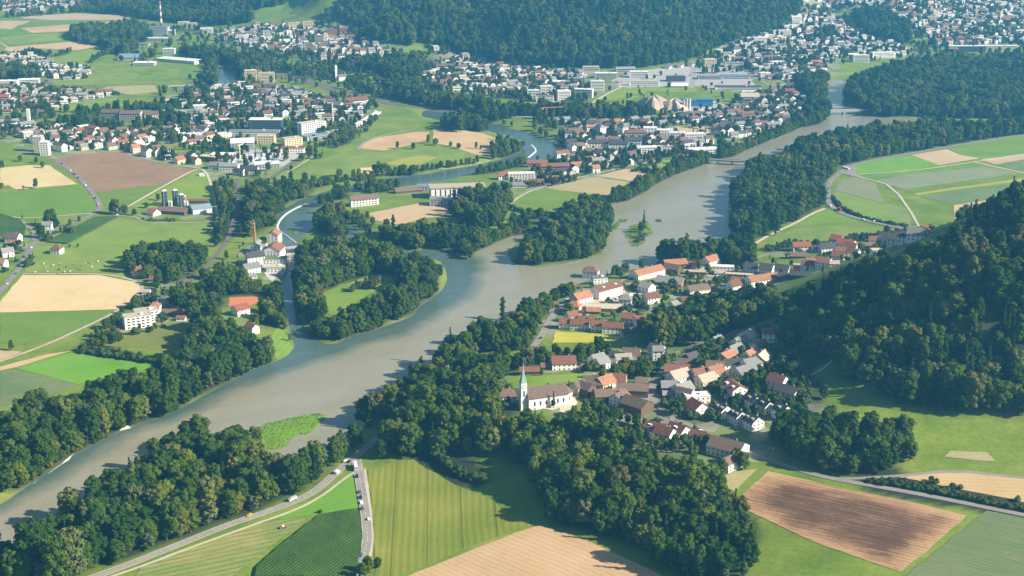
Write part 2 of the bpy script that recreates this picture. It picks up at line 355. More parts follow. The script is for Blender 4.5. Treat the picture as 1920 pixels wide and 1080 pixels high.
def drape(name, P, m, off=.25, step=12.0, kind='structure', crop_h=0.0, world=False, inner=0.0):
    """a sheet that follows the ground inside polygon P"""
    Q = P if world else hit(P[:, 0], P[:, 1])
    # densify the outline
    E = []
    for i in range(len(Q)):
        a, b = Q[i], Q[(i + 1) % len(Q)]; k = max(1, int(np.hypot(*(b - a)) / step))
        for j in range(k): E.append(a + (b - a) * j / k + (rng.normal(size=2) * min(.9, step * .05) if j else 0))
    E = np.array(E); nb = len(E)
    xs = np.arange(Q[:, 0].min(), Q[:, 0].max(), step); ys = np.arange(Q[:, 1].min(), Q[:, 1].max(), step)
    gxx, gyy = np.meshgrid(xs, ys); gxx = gxx.ravel(); gyy = gyy.ravel()
    k = inpoly(gxx, gyy, Q) & (segdist(gxx, gyy, Q) > step * .35)
    allp = [Vector((float(a), float(b))) for a, b in E] + [Vector((float(a), float(b))) for a, b in zip(gxx[k], gyy[k])]
    v2, _, f2, *_ = delaunay_2d_cdt(allp, [(i, (i + 1) % nb) for i in range(nb)], [], 1, 1e-3)
    x = np.array([p[0] for p in v2]); y = np.array([p[1] for p in v2]); z = H(x, y) + off + crop_h
    if crop_h: z = z + rng.uniform(-.35, .25, len(z))
    V = np.stack([x, y, z], 1).tolist(); F = [tuple(f) for f in f2]
    if crop_h:
        k = len(V); zb = H(E[:, 0], E[:, 1]); V += [(float(a), float(b), float(c)) for (a, b), c in zip(E, zb)]
        V += [(float(a), float(b), float(c) + off + crop_h) for (a, b), c in zip(E, zb)]
        F += [(k + i, k + (i + 1) % nb, k + nb + (i + 1) % nb, k + nb + i) for i in range(nb)]
    me = mesh(name, V, F, m)
    if inner:
        vx = np.array([v[:2] for v in V]); me.attributes.new('inner', 'FLOAT', 'POINT').data.foreach_set('value', np.clip(segdist(vx[:, 0], vx[:, 1], Q) / inner, 0, 1).astype(np.float32))
    return tag(obj(name, me), kind=kind)
def dense(P, step=8.0):
    out = [P[0]]
    for a, b in zip(P[:-1], P[1:]):
        k = max(1, int(np.hypot(*(b - a)) / step))
        for j in range(1, k + 1): out.append(a + (b - a) * j / k)
    return np.array(out)
def smoothline(P, it=2):
    for _ in range(it):
        Q = [P[0]]
        for a, b in zip(P[:-1], P[1:]): Q += [a * .75 + b * .25, a * .25 + b * .75]
        Q.append(P[-1]); P = np.array(Q)
    return P
def ribbon(name, P, w, m, off=.4, side=0.0, dash=None, kind='structure', world=False, z=None):
    Q = P if world else smoothline(hit(P[:, 0], P[:, 1]))
    Q = dense(Q, 6.0 if dash is None else 1.5)
    t = np.gradient(Q, axis=0); t /= np.hypot(t[:, 0], t[:, 1])[:, None] + 1e-9
    nn = np.stack([-t[:, 1], t[:, 0]], 1)
    c = Q + nn * side; a = c + nn * w / 2; b = c - nn * w / 2
    V, F = [], []
    L = np.concatenate([[0], np.cumsum(np.hypot(*np.diff(Q, axis=0).T))])
    for i in range(len(Q)):
        for p in (a[i], c[i], b[i]): V.append((float(p[0]), float(p[1]), (float(H(*p)) + off) if z is None else z))
        if i and (dash is None or (L[i] % (dash * 2)) < dash):
            k = 3 * i; F += [(k - 3, k, k + 1, k - 2), (k - 2, k + 1, k + 2, k - 1)]
    return tag(obj(name, mesh(name, V, F, m)), kind=kind), Q
# ------------------------------------------------------------------ ground sheet, river
us = np.concatenate([np.arange(-1.3, -.52, .02), np.arange(-.52, .5201, .0052), np.arange(.54, 1.31, .02)])
ysr = [430.0]
while ysr[-1] < 9000: ysr.append(ysr[-1] * 1.006)
ysr = np.array(ysr)
TX = us[None, :] * (ysr[:, None] + 150); TY = np.repeat(ysr[:, None], len(us), 1)
TZ = H(TX, TY)
nr, ncn = TX.shape
V = np.stack([TX.ravel(), TY.ravel(), TZ.ravel()], 1)
i = np.arange(nr * ncn).reshape(nr, ncn)
F = np.stack([i[:-1, :-1].ravel(), i[:-1, 1:].ravel(), i[1:, 1:].ravel(), i[1:, :-1].ravel()], 1)
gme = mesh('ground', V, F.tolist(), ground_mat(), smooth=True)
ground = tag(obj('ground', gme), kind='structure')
sh = np.clip(1 - sdf(TX, TY).ravel() / 5.0, 0, 1) * .6
gme.attributes.new('shore', 'FLOAT', 'POINT').data.foreach_set('value', sh.astype(np.float32))

cells = (SDF[:-1, :-1] < 14) | (SDF[1:, 1:] < 14) | (SDF[:-1, 1:] < 14) | (SDF[1:, :-1] < 14)
ii = np.arange(MX.size).reshape(MX.shape)
jj, kk = np.nonzero(cells)
q = np.stack([ii[jj, kk], ii[jj, kk + 1], ii[jj + 1, kk + 1], ii[jj + 1, kk]], 1)
u, inv = np.unique(q, return_inverse=True); inv = inv.reshape(q.shape)
wx, wy = MX.ravel()[u], MY.ravel()[u]
WV = np.stack([wx, wy, np.zeros(len(wx))], 1)
wme = mesh('river', WV, inv.tolist(), water_mat())
CLR = toW(pts("""862,455 895,485 905,503 898,527 880,557 805,602 755,627 680,650 620,672 530,697 475,716 425,738 375,765 325,788 250,812 120,895
  -100,1010 -400,700 -300,300 0,100 400,90 700,150 1000,200 1110,240 1100,290 1000,320 940,350 870,440"""))
dc = segdist(wx, wy, CLR); dc = np.where(inpoly(wx, wy, CLR), dc, -dc)
wme.attributes.new('clear', 'FLOAT', 'POINT').data.foreach_set('value', np.clip(.5 + dc / 34.0, 0, 1).astype(np.float32))
river = tag(obj('river', wme), kind='structure')

# ------------------------------------------------------------------ fields (photo pixel outlines)
FIELDS = """
ploughed_field|soil|20|3.2|.30|92,297 222,282 250,294 300,307 345,316 368,318 353,328 325,342 180,361
stubble_field|tan|5|4|.06|0,315 50,310 92,310 145,345 32,356 15,347 0,350
grass_field|green|8|6|.08|0,363 145,347 165,366 182,390 172,399 37,410 0,399
grass_field|green|25|6|.08|181,362 325,343 240,386 197,388
meadow|lawn|10|6|.05|370,320 388,330 400,352 404,392 300,392 246,388
crop_strip|corn|35|2.5|.25|176,409 222,407 127,458 88,455
meadow|mead|15|8|.08|222,410 270,415 398,418 404,436 392,455 300,465 232,500 187,511 46,512 54,480 66,462 127,460
stubble_field|tan|3|4|.10|42,516 187,516 264,531 265,542 257,555 225,580 0,586 0,566
grass_field|green|4|5|.10|0,588 220,581 175,605 107,636 50,647 0,642
stubble_field|tan2|3|4|.08|0,654 42,660 0,676
stubble_field|tan2|30|4|.10|0,688 90,664 135,658 30,689 0,695
grass_field|lime|28|6|.06|30,691 145,658 210,672 297,678 260,700 200,710 147,721
crop_field|teal|20|3|.10|0,697 30,693 146,722 110,738 75,744 40,755 0,762
crop_field|olive|10|3|.08|175,640 220,628 290,610 362,605 372,625 345,645 330,661 260,652 175,647
meadow|lawn|20|7|.05|600,552 640,535 700,515 745,519 738,532 690,552 645,582 622,592 606,582
meadow|lawn|80|7|.05|512,622 522,614 538,632 548,650 540,664 518,672 510,650
stubble_field|tan2|8|5|.06|668,278 700,259 780,247 806,247 800,262 765,273 720,283
stubble_field|tan2|8|5|.06|810,241 855,242 905,250 937,262 955,275 945,291 892,290 850,275 812,268
meadow|mead|5|5|.12|547,325 592,304 650,283 717,285 812,270 850,277 890,290 942,295 905,307 805,318 730,324 640,330
crop_field|soft|5|5|.10|722,306 760,296 800,291 818,296 790,308 755,312
crop_field|soft|5|5|.10|820,317 860,304 928,298 905,306 850,318
stubble_field|tan|5|5|.06|675,315 727,312 716,326 680,330
embankment_grass|mead|40|5|.05|490,350 505,322 560,290 587,280 590,284 552,312 535,325 592,329 580,345 552,350
stubble_field|pink|15|5|.18|692,400 740,390 790,381 855,389 855,402 830,406 792,410 755,422 737,420 695,412
crop_field|green|5|4|.15|960,387 1000,357 1047,356 1132,370 1100,382 1045,402 1000,400 960,392
crop_field|dry|5|4|.08|1022,352 1115,332 1180,342 1137,368 1050,357
stubble_field|pink|5|5|.06|1120,330 1172,317 1222,326 1185,340
grass_field|lawn|5|5|.04|1210,314 1247,300 1272,303 1258,316 1235,323
grass_field|green|10|5|.05|912,424 955,392 1000,402 955,428 925,433
grass_field|lime|10|6|.05|1592,312 1620,303 1710,291 1762,310 1700,320 1610,326
stubble_field|pink|10|6|.05|1708,291 1775,280 1802,291 1838,297 1762,310
crop_field|green|12|6|.12|1777,278 1860,262 1960,250 1960,284 1840,299 1802,291
stubble_field|pink|12|6|.10|1838,299 1960,284 1960,292 1866,309
crop_field|green|8|6|.10|1607,330 1700,324 1825,305 1837,311 1640,337
crop_field|grey|8|5|.18|1640,339 1700,328 1840,313 1905,326 1697,356
crop_field|green|8|6|.05|1697,358 1905,328 1960,320 1960,327 1714,362
crop_field|soft|8|6|.05|1713,363 1960,328 1960,334 1722,366
crop_field|teal|8|6|.05|1722,368 1960,336 1960,360 1885,371 1785,383
stubble_field|tan2|8|6|.05|1788,385 1885,371 1960,362 1960,390 1900,410 1837,403
crop_field|grey|150|5|.15|1570,346 1600,331 1640,343 1837,406 1802,418 1700,392 1565,357
crop_field|mead|150|4|.15|1565,358 1700,394 1785,419 1752,425 1702,423 1640,412 1600,400 1575,387 1562,370
crop_field|teal|8|5|.08|1862,309 1960,296 1960,330 1915,322
grass_field|green|5|6|.05|1545,391 1575,402 1615,417 1490,427 1515,410
meadow|mead|5|6|.08|1490,428 1615,418 1665,435 1560,450 1490,456 1440,452
grass_field|lime|30|5|.06|662,892 668,930 671,950 665,957 602,965 495,977 555,952 605,928 640,903
striped_field|strip|27|6|.30|267,1062 350,1032 482,982 575,970 565,982 480,1046 430,1085 250,1085
crop_field|yg|93|5|.16|690,882 740,866 775,862 797,878 855,910 917,935 957,965 1003,976 1000,984 960,996 860,1034 745,1085 702,1085 701,985 695,925
stubble_field|tan2|-42|4.5|.14|755,1085 870,1038 965,1000 1010,986 1060,1000 1100,1014 1140,1032 1200,1060 1250,1085
stubble_field|soil2|-28|4|.22|1440,884 1550,910 1700,940 1812,967 1770,1005 1690,1073 1640,1057 1540,1022 1440,976 1395,955 1382,938 1408,912
stubble_field|tan2|-10|5|.10|1684,895 1765,887 1810,887 1870,893 1960,902 1960,950 1815,921
crop_field|teal|-30|3.5|.22|1850,958 1960,980 1960,1090 1690,1090 1720,1060
stubble_field|dry|5|4|.10|1770,857 1782,846 1850,848 1867,866 1800,860
crop_field|yel|0|3|.15|1042,622 1110,625 1172,632 1157,638 1100,643 1035,643
grass_field|lawn|5|5|.04|944,708 1000,705 1080,701 1112,704 1095,714 1045,725 1000,728 955,728
grass_field|dry|10|8|.05|1350,895 1380,885 1420,880 1378,922 1362,915
field|green|5|9|.05|0,31 35,30 35,37 0,38
field|pink|5|9|.05|35,30 140,25 262,30 225,38 110,38 45,35
field|green|5|9|.05|25,47 110,38 225,38 230,39 150,46 60,50
field|pink|5|9|.05|0,39 60,39 20,55 0,54
field|tan2|5|9|.05|38,53 130,46 230,39 250,34 200,48 125,59 62,62
field|green|5|9|.05|0,56 35,53 62,62 120,60 0,68
field|mead|5|9|.05|0,69 120,61 125,76 20,83 0,79
field|tan2|5|9|.05|12,89 130,79 190,87 140,95 60,90 45,102 28,100 8,94
field|lawn|5|9|.05|85,118 140,97 195,88 215,96 200,102 165,122 100,122
pitch|green|5|9|.03|257,142 315,139 314,150 256,153
field|green|5|9|.05|340,130 372,128 392,140 395,150 370,158 335,152
field|mead|5|9|.05|90,152 170,141 250,135 262,140 250,156 180,160 95,160
field|dry|5|9|.05|200,163 292,160 296,172 245,178 190,170
field|lawn|5|9|.05|85,206 215,183 225,187 110,214 100,212
hillside_meadow|lawn|5|9|.05|470,16 545,0 598,0 590,12 560,30 520,42 470,42
field|lawn|5|9|.05|675,137 705,143 742,152 735,156 700,156
field|lawn|5|9|.05|1117,188 1160,165 1230,163 1297,160 1345,168 1350,173 1260,173 1215,172 1180,190
field|lawn|5|9|.05|1303,108 1338,86 1360,95 1340,103
field|tan2|5|9|.05|1264,238 1337,238 1330,251 1280,251
field|lawn|5|9|.05|1706,62 1745,60 1740,75 1716,77
meadow|lawn|5|9|.05|296,268 385,273 350,286 330,289
"""
fi = 0; CORNOBJ = []
for ln in FIELDS.strip().splitlines():
    nm, cm, ang, row, dep, P = ln.split('|'); fi += 1
    cols = [tuple(v * random.uniform(.93, 1.07) for v in c) for c in C[cm]]
    P = pts(P); far = P[:, 1].mean() < 300
    m = cropmat(f'{nm}_soil_and_crop', cols, R(float(ang)), float(row), float(dep), patch=.02 if cm != 'soil2' else .03, streak=.55 if cm in ('soil2', 'strip', 'teal', 'grey') else .25, tram=24.0 if cm == 'yg' else 0, inner=.62 if cm == 'soil2' else 0)
    drape(nm, P, m, .16 + .003 * fi, 12 if not far else 30, crop_h=(1.6 if cm == 'corn' else 0), inner=22.0 if cm == 'soil2' else 0)
m = cropmat('maize', C['corn'], R(62), 2.6, .30, patch=.03, streak=.3, rough_bump=1.2)
drape('maize_field', pts("600,968 665,958 674,962 680,1010 677,1035 672,1052 668,1085 478,1085 482,1066 540,1015"), m, .2, 6, crop_h=2.0)
drape('maize_field', pts("0,403 40,415 48,428 46,440 0,443"), m, .2, 10, crop_h=2.0)
drape('reed_bed', pts('488,797 520,790 560,781 600,775 610,779 606,790 590,804 575,816 560,813 545,824 535,838 510,842 492,838'), cropmat('reed_bed', [(.12, .22, .02), (.17, .28, .03), (.25, .32, .06)], 0, 5, .05, .06), .3, 6)
drape('tennis_court', pts("430,558 484,556 483,567 470,573 428,574"), M['clay'], .25, 10)
for P in ("978,757 1000,748 1060,741 1078,746 1083,757 1062,776 1048,772 1050,765 1035,770", "1080,737 1105,724 1180,720 1215,738 1230,760 1185,775 1140,768 1100,748",
          "1060,560 1100,556 1110,545 1140,545 1180,548 1160,568 1100,592 1070,590", "1300,498 1360,500 1400,508 1395,520 1330,520 1302,508"):
    drape('courtyard', pts(P), M['asphalt' if '1080' in P else 'gravel'], .3, 8)
for P in ("380,292 460,282 560,272 575,285 530,312 500,318 440,318 400,310", "480,470 500,465 530,500 512,530 500,520 490,495", "1270,195 1340,190 1370,200 1340,212 1290,214 1262,205",
          "1240,128 1330,120 1400,135 1420,165 1350,170 1290,160 1210,168 1120,160 1180,135"):
    drape('yard', pts(P), M['concrete'], .3, 12)
for P in ("62,907 85,893 115,871 130,857 140,850 118,876 88,898 66,911", "1055,497 1100,487 1085,490 1058,500", "545,801 560,796 585,797 575,802 552,803", "700,205 708,208 704,210", "222,806 240,798 246,803 226,808"):
    drape('gravel_bank', pts(P), M['shingle'], .25, 5)

# ------------------------------------------------------------------ roads, tracks, railway
ROADS = {}
def road(name, P, w, m='asphalt', off=.40, lines=False):
    o, Q = ribbon(name, pts(P), w, M[m], off); ROADS.setdefault('all', []).append((Q, w))
    if lines:
        for s in (-1, 1): ribbon('edge_line', Q, .22, M['line'], off + .05, s * (w / 2 - .35), world=True)
        ribbon('centre_line', Q, .2, M['line'], off + .05, 0, dash=3.0, world=True)
    return Q
RD = {}
RD['left'] = road('road', "-20,570 20,525 45,490 58,462 75,447 100,432 140,417 175,402 188,392 187,380 165,350 140,325 115,305 92,290 84,280", 7.5)
road('lane', "37,411 55,425 62,436 64,450", 5); road('track', "-10,399 37,411 100,406 172,400", 3, 'gravel')
road('track', "240,388 300,353 368,316 385,320 395,342 402,372 408,400 405,425 393,436", 4, 'gravel')
road('lane', "220,405 252,406 268,416 300,419 350,418 404,416", 3.5)
road('track', "43,514 100,514 187,513 240,522 264,533 268,542 257,556 225,582 150,618 80,650 -5,680", 3.5, 'gravel')
road('railway', "447,335 446,370 440,410 432,440 410,475 385,505 348,532", 6, 'ballast')
road('railway', "500,340 550,306 600,270 660,240 700,222", 8, 'ballast')
RD['low'] = road('road', "150,1092 190,1078 245,1058 325,1026 425,986 475,969 547,944 592,922 625,892 655,864 685,842 710,822 735,800", 7.5, lines=True)
road('field_path', "180,1092 265,1063 350,1030 480,983 560,955 605,930 638,904 660,888 678,882", 2.6, 'gravel')
RD['down'] = road('road', "668,862 673,890 680,930 687,972 690,1010 685,1035 675,1060 665,1095", 7.5, lines=True, off=.42)
road('field_path', "684,880 690,920 698,985 698,1030 690,1060", 1.8, 'gravel')
RD['right'] = road('road', "1232,760 1262,785 1300,800 1350,826 1400,848 1440,863 1515,887 1565,899 1640,912 1740,930 1840,950 1960,974", 5, 'asphalt')
road('lane', "1575,899 1620,897 1690,893 1765,885 1810,884 1870,891 1960,901", 3.5)
RD['vil'] = road('road', "1001,650 1017,627 1032,597 1047,580 1067,565 1095,550 1130,538 1180,522 1210,512", 7.5)
RD['up'] = road('lane', "1385,618 1335,640 1298,660 1262,686 1237,702 1224,720 1222,738 1232,760", 6)
road('lane', "1240,705 1270,712 1300,735 1330,745 1355,770 1400,790", 4.5); road('lane', "1262,785 1250,800 1262,835 1290,830", 4)
road('lane', "1335,745 1370,735 1400,745 1440,742", 4)
RD['val'] = road('road', "1960,250 1900,256 1802,271 1777,276 1690,291 1615,305 1590,313 1575,324 1553,342 1550,370 1560,390 1590,405 1652,420 1702,430 1730,430", 8)
drape('parking_area', pts("1575,320 1590,309 1606,316 1608,327 1600,331 1580,326"), M['asphalt'], .45, 10)
road('track', "1604,327 1700,322 1825,304 1960,286", 3, 'gravel'); road('track', "1602,329 1700,357 1845,405", 3.5, 'gravel'); road('track', "1825,304 1870,314 1960,333", 4, 'gravel')
road('track', "1547,391 1520,402 1490,420 1440,442 1408,462", 4, 'gravel'); road('lane', "1440,477 1480,470 1540,475 1600,466", 4)
road('track', "672,281 680,268 715,254 780,243", 5); road('track', "1110,193 1160,165 1180,158", 5, 'gravel')
road('track', "952,390 970,370 1010,352 1060,340 1115,326 1170,314 1240,300", 3.5, 'gravel'); road('track', "538,324 565,308 590,292", 3, 'gravel')
road('highway', "955,219 1010,220 1100,226 1195,223 1250,217 1305,211 1338,205 1368,197", 12)
road('railway', "510,138 567,150 620,165 692,185 740,196", 26, 'ballast'); road('railway', "740,196 800,206 880,210 960,214", 14, 'ballast')
road('track', "105,162 175,162 255,160 320,157", 5); road('lane', "330,75 345,62 372,50", 10); road('track', "0,80 20,92 38,102", 4, 'gravel')
road('lane', "1297,165 1301,140 1300,118", 9); road('lane', "1395,130 1440,160 1470,175", 8); road('track', "1505,708 1530,700 1562,675", 2.5, 'gravel')
road('lane', "1200,300 1260,298 1300,285", 5); road('track', "550,30 560,12 545,22", 4, 'gravel')
road('lane', "1340,465 1400,490 1440,477", 3)
ribbon('white_dirt_line', pts("92,297 150,290 222,282 270,298 320,309 370,316"), 2.5, M['gravel'], .5)
RW_PTS = np.concatenate([Q for Q, _ in ROADS['all']]); RW_W = np.concatenate([np.full(len(Q), w) for Q, w in ROADS['all']])
RG = {}
for (a, b), w in zip(RW_PTS, RW_W): RG.setdefault((int(a // 20), int(b // 20)), []).append((a, b, w))
def on_road(x, y, pad=1.5):
    cx_, cy_ = int(x // 20), int(y // 20)
    for i in (-1, 0, 1):
        for j in (-1, 0, 1):
            for a, b, w in RG.get((cx_ + i, cy_ + j), ()):
                if (a - x) ** 2 + (b - y) ** 2 < (w / 2 + pad) ** 2: return True
    return False
# ------------------------------------------------------------------ buildings
def prism(w, l, he, rise, z0=-3.0):
    a, b = l / 2, w / 2
    V = [(-a, -b, z0), (a, -b, z0), (a, b, z0), (-a, b, z0), (-a, -b, he), (a, -b, he), (a, b, he), (-a, b, he), (-a, 0, he + rise), (a, 0, he + rise)]
    return V, [(0, 1, 5, 4), (2, 3, 7, 6), (1, 2, 6, 9, 5), (3, 0, 4, 8, 7)]
def gable_roof(w, l, he, rise, ov=.7, t=.3, hip=0.0):
    """two sloping slabs with an overhang; hip > 0 pulls the ridge ends in"""
    b = w / 2 + ov; a = l / 2 + ov * .7; s = rise / (w / 2); ze = he - s * ov + .05; zr = he + rise + .05; h = a - hip
    V = [(-a, -b, ze), (a, -b, ze), (a, b, ze), (-a, b, ze), (-h, 0, zr), (h, 0, zr)]
    V += [(x, y, z + t) for x, y, z in V]
    F = [(6, 7, 11, 10), (8, 9, 10, 11), (4, 5, 1, 0), (5, 4, 3, 2), (0, 1, 7, 6), (2, 3, 9, 8), (1, 5, 11, 7), (5, 2, 8, 11), (3, 4, 10, 9), (4, 0, 6, 10)]
    if hip: F += [(7, 8, 11), (9, 6, 10)]
    return V, F
def flat_roof(w, l, he):
    a, b = l / 2 + .25, w / 2 + .25
    return join([box(-a, a, -b, b, he, he + .35), box(-a, a, -b, -b + .3, he + .352, he + .7), box(-a, a, b - .3, b, he + .352, he + .7),
                 box(-a, -a + .3, -b + .3, b - .3, he + .352, he + .7), box(a - .3, a, -b + .3, b - .3, he + .352, he + .7)])
WIN = {}
def winmesh(w, h):
    k = (round(w, 1), round(h, 1))
    if k not in WIN: WIN[k] = mesh('window', *box(-w / 2, w / 2, -.06, .05, -h / 2, h / 2), M['glass'])
    return WIN[k]
FRM = {}
def chimney_me():
    if 'c' not in FRM: FRM['c'] = mesh('chimney', *join([box(-.4, .4, -.35, .35, -1.2, 1.3), box(-.5, .5, -.45, .45, 1.3, 1.5)]), M['concrete'])
    return FRM['c']
def add_windows(o, w, l, st, z0=0.0, sides='fbrl', every=3.6, ww=1.2, wh=1.35, rise=0.0, sh=2.8):
    for f in range(st):
        z = z0 + 1.5 + f * sh
        for s in sides:
            L = l if s in 'fb' else w
            n = max(1, int(L / every))
            for k in range(n):
                u_ = (k + .5) / n * L - L / 2
                if s == 'f': p, r = (u_, -w / 2 - .01, z), 0
                elif s == 'b': p, r = (u_, w / 2 + .01, z), 0
                elif s == 'r': p, r = (l / 2 + .01, u_, z), R(90)
                else: p, r = (-l / 2 - .01, u_, z), R(90)
                obj('window', winmesh(ww, wh), o, p, r)
    if rise > 2.2 and st < 4:
        for s in sides:
            if s in 'rl': obj('window', winmesh(1.1, 1.1), o, ((l / 2 + .01) * (1 if s == 'r' else -1), 0, z0 + st * sh + .9), R(90))
HOUSES = []      # (root, px, py, roof word, wall word, district, kind)
RWORD = dict(o='orange-tiled', r='russet-tiled', R='bright red-roofed', b='brown-roofed', g='grey-roofed', d='dark-roofed', t='beige-roofed', c='flat tan-roofed', W='flat white-roofed', G='green-roofed', B='blue-grey-roofed')
WWORD = dict(w='white', y='cream', e='beige', k='dark timber', x='red-walled', j='grey-walled', n='brick', O='orange-walled', l='blue', h='dark glazed')
HB = []          # building footprints, kept clear of trees
SUNS = 'fr'
def building(px, py, w, l, a, st, rf, wl, district, shape='gable', name='house', win=1, dorm=0, chim=1, label=None, z=None, sh=3.0, world=None, every=3.6, pitch=None):
    if world is None: X, Y, Z = at(px, py)
    else: X, Y = world; Z = float(H(X, Y))
    if z is not None: Z = z
    ang = R(a); o = root(name, (X, Y, Z), ang, cat='house' if name == 'house' else name.replace('_', ' '))
    he = st * sh + (.4 if st > 1 else .2)
    rise = 0 if shape == 'flat' else (w / 2) * math.tan(R(pitch or (36 if w < 14 else 28)))
    if shape == 'flat': wv = join([box(-l / 2, l / 2, -w / 2, w / 2, -3, he)])
    elif shape == 'hip': wv = join([box(-l / 2, l / 2, -w / 2, w / 2, -3, he)])
    else: wv = prism(w, l, he, rise)
    obj('wall', mesh('wall', *wv, M['wall_' + wl]), o)
    rm = M['roof_' + rf]
    if shape == 'flat': rv = flat_roof(w, l, he)
    else: rv = gable_roof(w, l, he, rise, hip=(min(l, w) * .46 if shape == 'hip' else 0))
    r = obj('roof', mesh('roof', *rv, rm), o)
    if shape != 'flat' and chim and st > 1: obj('chimney', chimney_me(), r, (l * .22, w * .12, he + rise * .85))
    if shape == 'flat' and st > 1 and l > 12: obj('roof_hut', mesh('roof_hut', *box(-1.5, 1.5, -1.2, 1.2, he + .35, he + 2.2), M['wall_' + wl]), r, (l * .18, 0, 0))
    for k in range(dorm):
        u_ = (k + .5) / dorm * l - l / 2; d = w * .36
        dm = obj('dormer', mesh('dormer', *box(-1.5, 1.5, -d, -w * .06, he + .3, he + rise * .72), M['roof_t' if rf == 'd' else 'wall_w']), o, (u_, 0, 0))
        obj('window', winmesh(2.2, 1.1), dm, (0, -d - .01, he + rise * .45))
    if win: add_windows(o, w, l, st, 0, 'frbl' if win == 2 else 'frl', every, rise=rise, sh=sh)
    HB.append((X, Y, max(w, l) / 2 + 1.5))
    lab = label
    HOUSES.append([o, px, py, RWORD[rf], WWORD[wl], district, name, lab])
    return o
def crop(ox, oy, s): return lambda x, y: (ox + x / s, oy + y / s)
cA, cC, cD, cE, cF, cG, cHm = crop(1220, 660, 6.62), crop(1180, 780, 6.62), crop(1020, 470, 6.62), crop(1300, 470, 6.62), crop(1250, 590, 6.62), crop(1470, 400, 6.62), crop(400, 400, 6.62)
NV, RVV, EV, LV, MV = 'the church village', 'the riverside village', 'the hamlet under the wooded hill', 'the western fields', 'the old mill yard'
